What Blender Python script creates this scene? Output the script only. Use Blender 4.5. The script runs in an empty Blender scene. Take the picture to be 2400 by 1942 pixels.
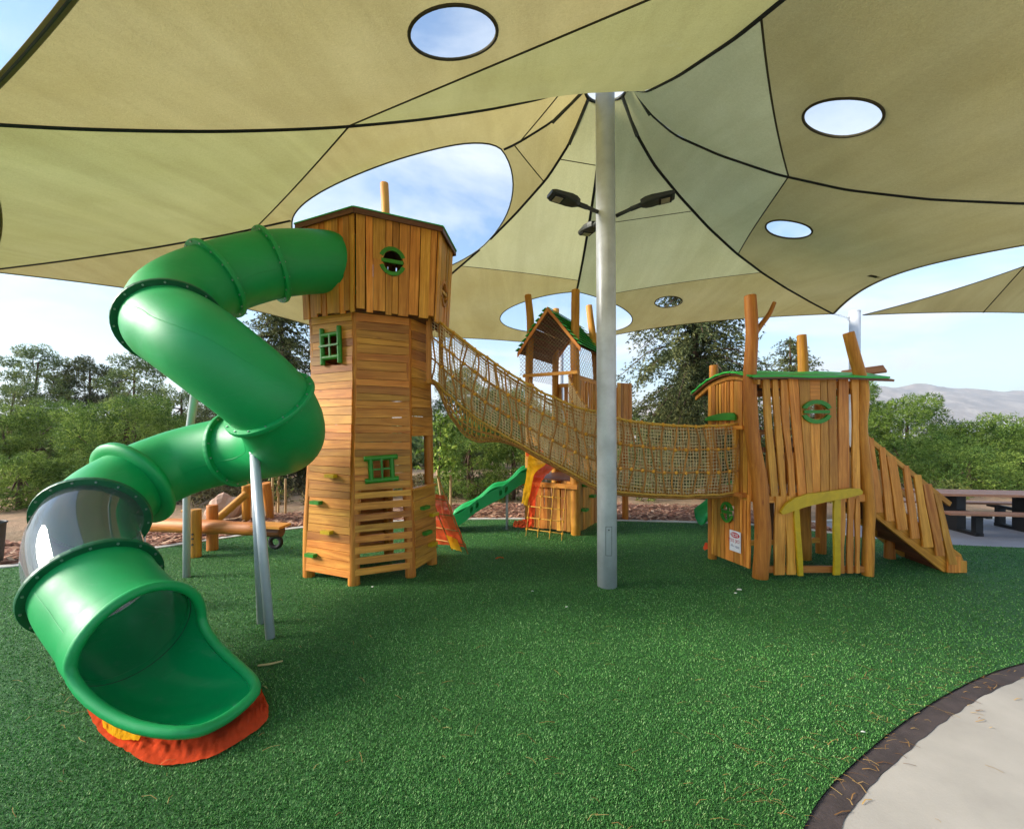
import bpy, bmesh, math, random
import numpy as np
from mathutils import Vector, Matrix, noise
from mathutils.bvhtree import BVHTree

random.seed(7)
RNG = np.random.default_rng(11)
scn = bpy.context.scene
COL = scn.collection
R = math.radians

# ------------------------------------------------------------------ camera
EYE = 2.0
cam_data = bpy.data.cameras.new('camera')
cam_data.sensor_width = 36.0
cam_data.lens = 15.0
cam_data.shift_y = 34.0 / 2400.0
cam_data.clip_start = 0.05
cam_data.clip_end = 9000.0
cam = bpy.data.objects.new('camera', cam_data)
COL.objects.link(cam)
cam.location = (0.0, 0.0, EYE)
cam.rotation_euler = (R(90), 0, 0)
scn.camera = cam

# ------------------------------------------------------------------ sky, sun, exposure
SUN_EL, SUN_AZ = 24.0, 262.0     # azimuth clockwise from +Y (the camera looks along +Y): low on the left
SUN_STRENGTH, SKY_STRENGTH, EXPOSURE = 5.0, 0.110, 0.86
world = bpy.data.worlds.new('World')
scn.world = world
world.use_nodes = True
nt = world.node_tree
nt.nodes.clear()
N = nt.nodes.new
L = nt.links.new
out = N('ShaderNodeOutputWorld')
bg = N('ShaderNodeBackground')
bg.inputs['Strength'].default_value = SKY_STRENGTH
sky = N('ShaderNodeTexSky')
sky.sky_type = 'NISHITA'
sky.sun_disc = False
sky.sun_elevation = R(SUN_EL)
sky.sun_rotation = R(SUN_AZ)
sky.air_density = 1.2
sky.dust_density = 0.6
sky.ozone_density = 1.5
# thin broken cloud: noise on a flat layer far overhead
tc = N('ShaderNodeTexCoord')
sep = N('ShaderNodeSeparateXYZ')
L(tc.outputs['Generated'], sep.inputs[0])
zc = N('ShaderNodeMath'); zc.operation = 'MAXIMUM'; zc.inputs[1].default_value = 0.0
L(sep.outputs['Z'], zc.inputs[0])
za = N('ShaderNodeMath'); za.operation = 'ADD'; za.inputs[1].default_value = 0.16
L(zc.outputs[0], za.inputs[0])
dx = N('ShaderNodeMath'); dx.operation = 'DIVIDE'
dy = N('ShaderNodeMath'); dy.operation = 'DIVIDE'
L(sep.outputs['X'], dx.inputs[0]); L(za.outputs[0], dx.inputs[1])
L(sep.outputs['Y'], dy.inputs[0]); L(za.outputs[0], dy.inputs[1])
cmb = N('ShaderNodeCombineXYZ')
L(dx.outputs[0], cmb.inputs[0]); L(dy.outputs[0], cmb.inputs[1])
cmb.inputs[2].default_value = 3.7
n1 = N('ShaderNodeTexNoise')
n1.inputs['Scale'].default_value = 1.25
n1.inputs['Detail'].default_value = 9.0
n1.inputs['Roughness'].default_value = 0.56
n1.inputs['Distortion'].default_value = 0.35
L(cmb.outputs[0], n1.inputs['Vector'])
ramp = N('ShaderNodeValToRGB')
ramp.color_ramp.elements[0].position = 0.45
ramp.color_ramp.elements[0].color = (0.06, 0.06, 0.06, 1)
ramp.color_ramp.elements[1].position = 0.70
ramp.color_ramp.elements[1].color = (1, 1, 1, 1)
L(n1.outputs['Fac'], ramp.inputs[0])
# more cloud towards the horizon
hz = N('ShaderNodeMapRange')
hz.inputs['From Min'].default_value = 0.0
hz.inputs['From Max'].default_value = 0.30
hz.inputs['To Min'].default_value = 0.38
hz.inputs['To Max'].default_value = 0.0
L(zc.outputs[0], hz.inputs['Value'])
mx = N('ShaderNodeMath'); mx.operation = 'ADD'; mx.use_clamp = True
L(ramp.outputs['Color'], mx.inputs[0]); L(hz.outputs[0], mx.inputs[1])
mix = N('ShaderNodeMix'); mix.data_type = 'RGBA'
L(mx.outputs[0], mix.inputs['Factor'])
skyb = N('ShaderNodeMix'); skyb.data_type = 'RGBA'; skyb.blend_type = 'MULTIPLY'
skyb.inputs['Factor'].default_value = 1.0
L(sky.outputs[0], skyb.inputs['A'])
skyb.inputs['B'].default_value = (1.02, 1.26, 1.46, 1)
L(skyb.outputs['Result'], mix.inputs['A'])
mix.inputs['B'].default_value = (5.6, 6.0, 6.4, 1)
L(mix.outputs['Result'], bg.inputs['Color'])
L(bg.outputs[0], out.inputs['Surface'])

sun_data = bpy.data.lights.new('sun', 'SUN')
sun_data.energy = SUN_STRENGTH
sun_data.angle = R(20)
sun_data.color = (1.0, 0.94, 0.84)
sun = bpy.data.objects.new('sun', sun_data)
COL.objects.link(sun)
sd = Vector((math.sin(R(SUN_AZ)) * math.cos(R(SUN_EL)), math.cos(R(SUN_AZ)) * math.cos(R(SUN_EL)), math.sin(R(SUN_EL))))
sun.rotation_euler = (-sd).to_track_quat('-Z', 'Y').to_euler()
sun.location = (0, 0, 60)

scn.view_settings.view_transform = 'Standard'
scn.view_settings.look = 'None'
scn.view_settings.gamma = 1.0
scn.view_settings.exposure = EXPOSURE
scn.view_settings.use_curve_mapping = False
scn.cycles.max_bounces = 6
scn.cycles.diffuse_bounces = 4
scn.cycles.volume_bounces = 0
scn.cycles.transparent_max_bounces = 12
scn.cycles.use_denoising = True
scn.cycles.use_adaptive_sampling = True
scn.cycles.adaptive_threshold = 0.025
scn.cycles.sample_clamp_indirect = 6.0

# ------------------------------------------------------------------ helpers
def at(px, py, Y):
    """point seen at photograph pixel (2145-wide view) standing Y metres ahead"""
    k = 2400.0 / 2145.0
    return Vector(((px * k - 1200) / 1000 * Y, Y, EYE + (1005 - py * k) / 1000 * Y))

WM = {}

def place(o, parent=None, M=None):
    M = M or Matrix.Identity(4)
    COL.objects.link(o)
    WM[o.name] = M
    if parent is not None:
        o.parent = parent
        o.matrix_basis = WM[parent.name].inverted() @ M
    else:
        o.matrix_basis = M
    return o

def tag(o, label=None, cat=None, group=None, kind=None):
    if label: o['label'] = label
    if cat: o['category'] = cat
    if group: o['group'] = group
    if kind: o['kind'] = kind
    return o

def thing(name, label, cat, loc, group=None):
    o = bpy.data.objects.new(name, None)
    o.empty_display_size = 0.2
    place(o, None, Matrix.Translation(Vector(loc)))
    return tag(o, label, cat, group)

def frame(origin, xdir, zhint=(0, 0, 1)):
    x = Vector(xdir).normalized()
    z = Vector(zhint)
    if abs(x.dot(z.normalized())) > 0.98:
        z = Vector((0, 1, 0))
    y = z.cross(x).normalized()
    z = x.cross(y)
    m = Matrix((x, y, z)).transposed().to_4x4()
    m.translation = Vector(origin)
    return m

def mk(name, verts, faces, mat, parent=None, M=None, smooth=False, label=None, kind=None):
    """mesh object from world coordinates"""
    vs = [Vector(v) for v in verts]
    if M is None:
        c = Vector((0, 0, 0))
        for v in vs: c += v
        c /= max(1, len(vs))
        M = Matrix.Translation(c)
    Mi = M.inverted()
    me = bpy.data.meshes.new(name)
    me.from_pydata([Mi @ v for v in vs], [], faces)
    if smooth:
        me.polygons.foreach_set('use_smooth', [True] * len(me.polygons))
    me.materials.append(mat)
    me.update()
    o = bpy.data.objects.new(name, me)
    place(o, parent, M)
    if label: o['label'] = label
    if kind: o['kind'] = kind
    return o

def mk_np(name, V, F, mat, parent=None, smooth=False, kind=None, M=None):
    """large mesh from numpy arrays (F: n x 3 or n x 4)"""
    me = bpy.data.meshes.new(name)
    V = np.asarray(V, dtype=np.float32)
    F = np.asarray(F, dtype=np.int32)
    k = F.shape[1]
    me.vertices.add(len(V)); me.vertices.foreach_set('co', V.ravel())
    me.loops.add(F.size); me.loops.foreach_set('vertex_index', F.ravel())
    me.polygons.add(len(F))
    me.polygons.foreach_set('loop_start', np.arange(0, F.size, k, dtype=np.int32))
    me.polygons.foreach_set('loop_total', np.full(len(F), k, dtype=np.int32))
    if smooth: me.polygons.foreach_set('use_smooth', np.ones(len(F), dtype=bool))
    me.materials.append(mat)
    me.update(calc_edges=True)
    o = bpy.data.objects.new(name, me)
    place(o, parent, M)
    if kind: o['kind'] = kind
    return o

def copy_obj(src, parent, M, name=None):
    o = src.copy()
    if name: o.name = name
    return place(o, parent, M)

class MB:
    """collects shapes into one mesh"""
    def __init__(self): self.v = []; self.f = []
    def add(self, vs, fs):
        b = len(self.v)
        self.v += [Vector(v) for v in vs]
        self.f += [tuple(i + b for i in f) for f in fs]
    def box(self, c, s, M=None):
        c = Vector(c); s = Vector(s) / 2
        vs = [Vector((x * s.x, y * s.y, z * s.z)) + c for x in (-1, 1) for y in (-1, 1) for z in (-1, 1)]
        if M: vs = [M @ v for v in vs]
        self.add(vs, [(0, 1, 3, 2), (4, 6, 7, 5), (0, 4, 5, 1), (2, 3, 7, 6), (0, 2, 6, 4), (1, 5, 7, 3)])
    def tube(self, pts, rad, n=8, cap=True, jitter=0.0, closed=False):
        pts = [Vector(p) for p in pts]
        if not isinstance(rad, (list, tuple)): rad = [rad] * len(pts)
        m = len(pts)
        rings = []
        up = None
        for i, p in enumerate(pts):
            a = pts[(i - 1) % m] if (closed or i > 0) else p
            b = pts[(i + 1) % m] if (closed or i < m - 1) else p
            t = (b - a)
            if t.length < 1e-9: t = Vector((0, 0, 1))
            t.normalize()
            if up is None:
                up = Vector((0, 0, 1)) if abs(t.z) < 0.9 else Vector((1, 0, 0))
            u = (up - t * up.dot(t))
            if u.length < 1e-6: u = t.orthogonal()
            u.normalize(); w = t.cross(u); up = u
            ring = []
            for k in range(n):
                an = 2 * math.pi * k / n
                rr = rad[i]
                if jitter:
                    q = p * 2.3 + Vector((math.cos(an), math.sin(an), 0)) * 0.8
                    rr *= 1 + jitter * noise.noise(q)
                ring.append(p + (u * math.cos(an) + w * math.sin(an)) * rr)
            rings.append(ring)
        vs = [v for r_ in rings for v in r_]
        fs = []
        for i in range(m if closed else m - 1):
            j = (i + 1) % m
            for k in range(n):
                k2 = (k + 1) % n
                fs.append((i * n + k, i * n + k2, j * n + k2, j * n + k))
        if cap and not closed:
            fs.append(tuple(reversed(range(n))))
            fs.append(tuple((m - 1) * n + k for k in range(n)))
        self.add(vs, fs)
    def prism(self, poly, d):
        """polygon (list of points) extruded by vector d"""
        d = Vector(d); p = [Vector(q) for q in poly]; n = len(p)
        vs = p + [q + d for q in p]
        fs = [tuple(range(n))[::-1], tuple(range(n, 2 * n))] + [(i, (i + 1) % n, n + (i + 1) % n, n + i) for i in range(n)]
        self.add(vs, fs)
    def build(self, name, mat, parent=None, M=None, smooth=False, label=None, kind=None):
        return mk(name, self.v, self.f, mat, parent, M, smooth, label, kind)

def catmull(pts, n=8, closed=False):
    pts = [Vector(p) for p in pts]
    m = len(pts); res = []
    rng = range(m if closed else m - 1)
    for i in rng:
        if closed:
            p0, p1, p2, p3 = pts[(i - 1) % m], pts[i], pts[(i + 1) % m], pts[(i + 2) % m]
        else:
            p0 = pts[i - 1] if i > 0 else pts[0] * 2 - pts[1]
            p1, p2 = pts[i], pts[i + 1]
            p3 = pts[i + 2] if i + 2 < m else pts[-1] * 2 - pts[-2]
        for k in range(n):
            t = k / n
            res.append(0.5 * ((2 * p1) + (p2 - p0) * t + (2 * p0 - 5 * p1 + 4 * p2 - p3) * t * t + (3 * p1 - p0 - 3 * p2 + p3) * t ** 3))
    if not closed: res.append(pts[-1])
    return res

# ------------------------------------------------------------------ materials
def s2l(r, g, b):
    f = lambda c: (c / 255 / 12.92) if c / 255 <= 0.04045 else ((c / 255 + 0.055) / 1.055) ** 2.4
    return (f(r), f(g), f(b), 1)

def new_mat(name):
    m = bpy.data.materials.new(name); m.use_nodes = True
    t = m.node_tree
    return m, t, t.nodes['Principled BSDF'], t.nodes['Material Output']

def ramp_node(t, stops):
    r = t.nodes.new('ShaderNodeValToRGB')
    e = r.color_ramp.elements
    while len(e) < len(stops): e.new(0.5)
    for i, (p, c) in enumerate(stops):
        e[i].position = p
        e[i].color = c if len(c) == 4 else (*c, 1)
    return r

def tex_noise(t, vec, scale, detail=4, rough=0.55, dist=0.0):
    n = t.nodes.new('ShaderNodeTexNoise')
    n.inputs['Scale'].default_value = scale
    n.inputs['Detail'].default_value = detail
    n.inputs['Roughness'].default_value = rough
    n.inputs['Distortion'].default_value = dist
    if vec is not None: t.links.new(vec, n.inputs['Vector'])
    return n

def mapping(t, vec, scale, loc=None):
    m = t.nodes.new('ShaderNodeMapping')
    m.inputs['Scale'].default_value = scale
    t.links.new(vec, m.inputs['Vector'])
    if loc is not None: t.links.new(loc, m.inputs['Location'])
    return m.outputs[0]

def mixc(t, fac, a, b, mode='MIX'):
    m = t.nodes.new('ShaderNodeMix'); m.data_type = 'RGBA'; m.blend_type = mode
    for key, v in (('Factor', fac), ('A', a), ('B', b)):
        if hasattr(v, 'is_linked'): t.links.new(v, m.inputs[key])
        elif v is not None: m.inputs[key].default_value = v
    return m.outputs['Result']

def bump(t, height, strength, dist, bsdf, chain=None):
    b = t.nodes.new('ShaderNodeBump')
    b.inputs['Strength'].default_value = strength
    b.inputs['Distance'].default_value = dist
    t.links.new(height, b.inputs['Height'])
    if chain is not None: t.links.new(chain, b.inputs['Normal'])
    t.links.new(b.outputs[0], bsdf.inputs['Normal'])
    return b.outputs[0]

def simple_mat(name, base, rough=0.5, metallic=0.0, var=0.0, vscale=6.0, var2=None, bstr=0.0, bscale=40.0, bdist=0.003, rvar=0.0, objrand=0.0, spec=0.5):
    m, t, b, o = new_mat(name)
    tcn = t.nodes.new('ShaderNodeTexCoord')
    b.inputs['Roughness'].default_value = rough
    b.inputs['Metallic'].default_value = metallic
    b.inputs['Specular IOR Level'].default_value = spec
    col = None
    base = tuple(base[:3]) + (1,)
    if var > 0:
        n = tex_noise(t, tcn.outputs['Object'], vscale, 5, 0.6)
        c2 = var2 or tuple(max(0, x * (1 - var)) for x in base[:3])
        r = ramp_node(t, [(0.32, c2), (0.68, base)])
        t.links.new(n.outputs['Fac'], r.inputs[0])
        col = r.outputs[0]
    if objrand > 0:
        oi = t.nodes.new('ShaderNodeObjectInfo')
        mr = t.nodes.new('ShaderNodeMapRange')
        mr.inputs['To Min'].default_value = 1 - objrand; mr.inputs['To Max'].default_value = 1 + objrand
        t.links.new(oi.outputs['Random'], mr.inputs['Value'])
        hsv = t.nodes.new('ShaderNodeHueSaturation')
        t.links.new(mr.outputs[0], hsv.inputs['Value'])
        if col is not None: t.links.new(col, hsv.inputs['Color'])
        else: hsv.inputs['Color'].default_value = base
        col = hsv.outputs[0]
    if col is not None: t.links.new(col, b.inputs['Base Color'])
    else: b.inputs['Base Color'].default_value = base
    if rvar > 0:
        n = tex_noise(t, tcn.outputs['Object'], vscale * 2.3, 4, 0.6)
        mr = t.nodes.new('ShaderNodeMapRange')
        mr.inputs['To Min'].default_value = max(0.02, rough - rvar); mr.inputs['To Max'].default_value = rough + rvar
        t.links.new(n.outputs['Fac'], mr.inputs['Value'])
        t.links.new(mr.outputs[0], b.inputs['Roughness'])
    if bstr > 0:
        n = tex_noise(t, tcn.outputs['Object'], bscale, 6, 0.6)
        bump(t, n.outputs['Fac'], bstr, bdist, b)
    return m

def wood_mat(name, light, dark, rough=0.55, grain=1.0, rand=0.22):
    """oiled timber, grain along the local X axis of each piece"""
    m, t, b, o = new_mat(name)
    tcn = t.nodes.new('ShaderNodeTexCoord')
    oi = t.nodes.new('ShaderNodeObjectInfo')
    mul = t.nodes.new('ShaderNodeMath'); mul.operation = 'MULTIPLY'; mul.inputs[1].default_value = 37.0
    t.links.new(oi.outputs['Random'], mul.inputs[0])
    cx = t.nodes.new('ShaderNodeCombineXYZ')
    for i in range(3): t.links.new(mul.outputs[0], cx.inputs[i])
    v1 = mapping(t, tcn.outputs['Object'], (1.1, 17, 17), cx.outputs[0])
    g = tex_noise(t, v1, 1.6, 8, 0.62, 0.6)
    v2 = mapping(t, tcn.outputs['Object'], (2.0, 70, 70), cx.outputs[0])
    g2 = tex_noise(t, v2, 1.0, 4, 0.6)
    v3 = mapping(t, tcn.outputs['Object'], (2.2, 4.0, 4.0), cx.outputs[0])
    big = tex_noise(t, v3, 0.9, 3, 0.5)
    r = ramp_node(t, [(0.30, dark), (0.52, tuple(0.5 * (a + c) for a, c in zip(light[:3], dark[:3]))), (0.70, light)])
    t.links.new(g.outputs['Fac'], r.inputs[0])
    r2 = ramp_node(t, [(0.30, (0.80, 0.76, 0.70)), (0.65, (1.05, 1.05, 1.05))])
    t.links.new(g2.outputs['Fac'], r2.inputs[0])
    c = mixc(t, 0.55 * grain, r.outputs[0], r2.outputs[0], 'MULTIPLY')
    r3 = ramp_node(t, [(0.30, (0.78, 0.70, 0.62)), (0.60, (1.06, 1.05, 1.03))])
    t.links.new(big.outputs['Fac'], r3.inputs[0])
    c = mixc(t, 0.8, c, r3.outputs[0], 'MULTIPLY')
    # knots
    vo = t.nodes.new('ShaderNodeTexVoronoi'); vo.inputs['Scale'].default_value = 1.0
    v4 = mapping(t, tcn.outputs['Object'], (1.3, 5.0, 5.0), cx.outputs[0])
    t.links.new(v4, vo.inputs['Vector'])
    r4 = ramp_node(t, [(0.02, (0.45, 0.32, 0.22)), (0.075, (1, 1, 1))])
    t.links.new(vo.outputs['Distance'], r4.inputs[0])
    c = mixc(t, 0.75, c, r4.outputs[0], 'MULTIPLY')
    hsv = t.nodes.new('ShaderNodeHueSaturation')
    mr = t.nodes.new('ShaderNodeMapRange')
    mr.inputs['To Min'].default_value = 1 - rand; mr.inputs['To Max'].default_value = 1 + rand
    t.links.new(oi.outputs['Random'], mr.inputs['Value'])
    t.links.new(mr.outputs[0], hsv.inputs['Value'])
    wn = t.nodes.new('ShaderNodeTexWhiteNoise'); wn.noise_dimensions = '1D'
    t.links.new(mul.outputs[0], wn.inputs['W'])
    mh = t.nodes.new('ShaderNodeMapRange'); mh.inputs['To Min'].default_value = 0.487; mh.inputs['To Max'].default_value = 0.507
    t.links.new(wn.outputs['Value'], mh.inputs['Value'])
    t.links.new(mh.outputs[0], hsv.inputs['Hue'])
    t.links.new(c, hsv.inputs['Color'])
    t.links.new(hsv.outputs[0], b.inputs['Base Color'])
    b.inputs['Roughness'].default_value = rough
    bump(t, g2.outputs['Fac'], 0.25, 0.003, b)
    return m

M = {}
M['wood'] = wood_mat('larch_wood', s2l(232, 168, 70), s2l(182, 112, 24), rand=0.30)
M['wood_log'] = wood_mat('peeled_log', s2l(218, 152, 52), s2l(174, 106, 20), rough=0.6, grain=1.0, rand=0.10)
M['wood_dark'] = wood_mat('dark_brown_wood', s2l(120, 76, 40), s2l(78, 46, 24), rand=0.15)  # darker brown timber for decks, treads, roof undersides and inner rails
M['wood_grey'] = wood_mat('weathered_wood', s2l(170, 130, 92), s2l(128, 92, 60), rand=0.12)
M['stake'] = wood_mat('pale_stake', s2l(206, 176, 130), s2l(170, 138, 96), rand=0.1)
M['green_paint'] = simple_mat('green_paint', s2l(52, 140, 36), 0.45, var=0.25, vscale=9, bstr=0.12, bscale=30, objrand=0.08)
M['yellow_paint'] = simple_mat('yellow_paint', s2l(206, 170, 22), 0.45, var=0.22, vscale=10, bstr=0.1, bscale=30, objrand=0.06)
M['green_roof'] = simple_mat('green_roof_paint', s2l(44, 186, 66), 0.5, var=0.2, vscale=5, bstr=0.15, bscale=25, objrand=0.12)
M['steel'] = simple_mat('galvanised_steel', s2l(226, 228, 231), 0.40, metallic=0.18, var=0.28, vscale=3.2, bstr=0.04, rvar=0.12)
M['post_paint'] = simple_mat('grey_painted_steel', s2l(188, 194, 198), 0.38, metallic=0.15, var=0.08, vscale=5, rvar=0.08)
M['dark_metal'] = simple_mat('dark_grey_metal', s2l(62, 64, 60), 0.5, metallic=0.3, var=0.2)
M['lamp_lens'] = simple_mat('lamp_lens', s2l(170, 160, 130), 0.25, var=0.2, vscale=40)
M['black'] = simple_mat('black_rubber', s2l(26, 26, 27), 0.7, var=0.3, vscale=12)
M['black_strap'] = simple_mat('black_strap', (0.010, 0.010, 0.011), 0.8, var=0.2, vscale=30)
M['seam'] = simple_mat('dark_seam', s2l(64, 56, 30), 0.85, var=0.2, vscale=20)
M['bolt'] = simple_mat('bolt_steel', s2l(180, 182, 184), 0.35, metallic=0.9)
M['white_plastic'] = simple_mat('white_sign_plate', s2l(228, 228, 234), 0.4, var=0.06, vscale=10)
M['red_print'] = simple_mat('red_print', s2l(190, 30, 44), 0.5)
M['blue_print'] = simple_mat('blue_grey_print', s2l(120, 124, 150), 0.5)
M['black_print'] = simple_mat('black_print', s2l(20, 20, 20), 0.5)
M['rope_yellow'] = simple_mat('yellow_rope', s2l(214, 164, 66), 0.8, var=0.3, vscale=30, bstr=0.5, bscale=160, objrand=0.15)
M['rope_brown'] = simple_mat('brown_rope', s2l(182, 128, 62), 0.85, var=0.3, vscale=30, bstr=0.5, bscale=160, objrand=0.2)
M['net_cord'] = simple_mat('pale_net_cord', s2l(224, 200, 150), 0.85, var=0.25, vscale=14)
M['net_dark'] = simple_mat('grey_net_cord', s2l(150, 118, 92), 0.85, var=0.25, vscale=14)
M['clamp'] = simple_mat('orange_yellow_plastic', s2l(212, 150, 40), 0.45, objrand=0.1)
M['bin'] = simple_mat('dark_bin', s2l(74, 74, 72), 0.55, var=0.15)
M['stone'] = simple_mat('pink_limestone', s2l(196, 160, 138), 0.9, var=0.3, vscale=5, bstr=0.8, bscale=9, bdist=0.03)
M['table_board'] = simple_mat('brown_board', s2l(176, 122, 92), 0.55, var=0.2, vscale=8)
M['table_leg'] = simple_mat('black_table_leg', s2l(34, 32, 34), 0.6, var=0.3, vscale=10)
M['bark'] = simple_mat('bark', s2l(98, 74, 58), 0.9, var=0.4, vscale=9, bstr=0.8, bscale=24, bdist=0.02)
M['litter'] = simple_mat('white_litter', s2l(226, 222, 210), 0.7)
M['needle_straw'] = simple_mat('dry_pine_needle', s2l(168, 120, 62), 0.8, var=0.4, vscale=3)
M['stick'] = simple_mat('dry_stick', s2l(200, 178, 120), 0.8, var=0.3)
# ------------------------------------------------------------------ ground, turf, paths
def sheet(name, poly, z, mat, thick=0.0):
    b = bmesh.new()
    vs = [b.verts.new((p[0], p[1], 0)) for p in poly]
    f = b.faces.new(vs)
    b.normal_update()
    if f.normal.z < 0: f.normal_flip()
    if thick:
        r = bmesh.ops.extrude_face_region(b, geom=[f])
        for v in [g for g in r['geom'] if isinstance(g, bmesh.types.BMVert)]: v.co.z -= thick
        bmesh.ops.recalc_face_normals(b, faces=b.faces)
    bmesh.ops.triangulate(b, faces=b.faces[:])
    me = bpy.data.meshes.new(name); b.to_mesh(me); b.free()
    me.materials.append(mat)
    o = bpy.data.objects.new(name, me)
    place(o, None, Matrix.Translation((0, 0, z)))
    o['kind'] = 'structure'
    return o

def strip(name, inner, outer, z0, z1, mat):
    """raised band between two polylines, top at z1, foot at z0"""
    n = len(inner); vs = []; fs = []
    for a, c in zip(inner, outer):
        vs += [(a[0], a[1], z0), (a[0], a[1], z1), (c[0], c[1], z1), (c[0], c[1], z0)]
    for i in range(n - 1):
        b0, b1 = 4 * i, 4 * i + 4
        for k in range(3): fs.append((b0 + k, b0 + k + 1, b1 + k + 1, b1 + k))
    o = mk(name, vs, fs, mat, None, Matrix.Identity(4))
    o['kind'] = 'structure'
    return o

def offset(poly, d):
    res = []
    for i, p in enumerate(poly):
        a = poly[max(0, i - 1)]; c = poly[min(len(poly) - 1, i + 1)]
        t = (Vector(c) - Vector(a)).normalized()
        res.append(Vector((p[0] + t.y * d, p[1] - t.x * d, 0)))
    return res

# soil: one sheet to the horizon
m, t, b, o = new_mat('dry_soil')
tcn = t.nodes.new('ShaderNodeTexCoord')
n1_ = tex_noise(t, tcn.outputs['Object'], 0.7, 8, 0.65)
r1_ = ramp_node(t, [(0.30, s2l(112, 96, 66)), (0.46, s2l(150, 122, 92)), (0.6, s2l(186, 146, 112)), (0.75, s2l(126, 122, 72))])
t.links.new(n1_.outputs['Fac'], r1_.inputs[0])
t.links.new(r1_.outputs[0], b.inputs['Base Color'])
b.inputs['Roughness'].default_value = 0.95
n2_ = tex_noise(t, tcn.outputs['Object'], 6, 8, 0.7)
bump(t, n2_.outputs['Fac'], 0.8, 0.08, b)
M['soil'] = m
GX = [-5000, -1500, -400, -120, -60, -30, -15, 0, 15, 30, 60, 120, 400, 1500, 5600]
GY = [-900, -300, -60, -12, 2, 10, 14, 18, 24, 34, 60, 120, 400, 1500, 2950]
def soil_z(x, y):
    if y < 13: return -0.03
    return -0.03 - min(60.0, (y - 13) * 0.035 if y < 120 else 3.745 + (y - 120) * 0.06)
vs = [(x, y, soil_z(x, y)) for y in GY for x in GX]
fs = [(j * len(GX) + i, j * len(GX) + i + 1, (j + 1) * len(GX) + i + 1, (j + 1) * len(GX) + i) for j in range(len(GY) - 1) for i in range(len(GX) - 1)]
o = mk('ground', vs, fs, M['soil'], None, Matrix.Identity(4)); o['kind'] = 'structure'

# artificial turf
m, t, b, o = new_mat('artificial_turf')
tcn = t.nodes.new('ShaderNodeTexCoord')
na = tex_noise(t, tcn.outputs['Object'], 55, 6, 0.75)
nb = tex_noise(t, tcn.outputs['Object'], 0.55, 4, 0.6)
nc = tex_noise(t, tcn.outputs['Object'], 14, 4, 0.7)
r = ramp_node(t, [(0.30, s2l(32, 68, 30)), (0.5, s2l(54, 106, 48)), (0.70, s2l(90, 142, 72))])
t.links.new(na.outputs['Fac'], r.inputs[0])
r2 = ramp_node(t, [(0.3, (0.78, 0.84, 0.74)), (0.7, (1.1, 1.08, 1.12))])
t.links.new(nb.outputs['Fac'], r2.inputs[0])
c = mixc(t, 1.0, r.outputs[0], r2.outputs[0], 'MULTIPLY')
r3 = ramp_node(t, [(0.3, (0.8, 0.8, 0.8)), (0.7, (1.15, 1.15, 1.15))])
t.links.new(nc.outputs['Fac'], r3.inputs[0])
c = mixc(t, 0.8, c, r3.outputs[0], 'MULTIPLY')
t.links.new(c, b.inputs['Base Color'])
b.inputs['Roughness'].default_value = 0.7
b.inputs['Specular IOR Level'].default_value = 0.3
bump(t, na.outputs['Fac'], 1.0, 0.03, b)
M['turf'] = m
M['concrete'] = simple_mat('pale_concrete', s2l(182, 174, 164), 0.85, var=0.22, vscale=1.6, bstr=0.35, bscale=60, bdist=0.004)
M['kerb'] = simple_mat('kerb_concrete', s2l(206, 200, 190), 0.85, var=0.15, vscale=4, bstr=0.3, bscale=50)
M['rubber_strip'] = simple_mat('dark_rubber_edge', s2l(78, 66, 64), 0.85, var=0.45, vscale=7, bstr=0.5, bscale=60, bdist=0.006)
M['paving'] = simple_mat('grey_paving', s2l(152, 150, 156), 0.8, var=0.16, vscale=1.5, bstr=0.4, bscale=50)

kerb_line = [(-14, 4.6), (-9.5, 5.6), (-7.3, 6.15), (-6.1, 7.0), (-4.3, 8.55), (-2.4, 9.2), (-0.6, 9.42), (1.2, 9.36), (3.0, 9.18), (4.6, 8.95), (5.6, 8.6), (6.3, 8.0)]
kerb_pts = catmull([Vector((x, y, 0)) for x, y in kerb_line], 6)
path_line = [(0.2, -0.2), (0.85, 1.35), (1.45, 2.13), (2.255, 2.68), (3.36, 3.26), (4.4, 3.66), (5.9, 4.0), (8.5, 4.3), (14, 4.4)]
path_pts = catmull([Vector((x, y, 0)) for x, y in path_line], 6)
right_line = [(6.3, 8.0), (6.7, 7.75), (8.0, 7.30), (10.5, 7.05), (14, 6.9)]
right_pts = catmull([Vector((x, y, 0)) for x, y in right_line], 4)
turf_poly = [(p.x, p.y) for p in kerb_pts] + [(p.x, p.y) for p in right_pts[1:]] + [(p.x, p.y) for p in reversed(path_pts)] + [(-4, -3), (-14, -3)]
sheet('artificial_turf', turf_poly, 0.0, M['turf'])
strip('kerb', kerb_pts, offset(kerb_pts, -0.13), -0.03, 0.018, M['kerb'])
edge_in = offset(path_pts, 0.0)
edge_out = [p + Vector((0.014 * noise.noise(p * 7), 0.014 * noise.noise(p * 7 + Vector((3, 1, 0))), 0)) for p in offset(catmull(path_pts, 6), 0.12)]
edge_in = catmull(path_pts, 6)
strip('rubber_edge_strip', edge_in, edge_out, -0.06, -0.010, M['rubber_strip'])
conc = [(p.x, p.y) for p in offset(path_pts, 0.115)] + [(30, 4), (30, -20), (-4, -20)]
sheet('concrete_path', conc, -0.014, M['concrete'])
far_r = [Vector((6.2, 9.0, 0)), Vector((7.5, 9.35, 0)), Vector((10, 9.5, 0)), Vector((20, 9.4, 0))]
pav = [(p.x, p.y) for p in right_pts] + [(30, 6.4), (30, 9.2)] + [(p.x, p.y) for p in reversed(far_r)]
sheet('paved_path', pav, -0.012, M['paving'])
pk = catmull(far_r, 4)
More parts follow.
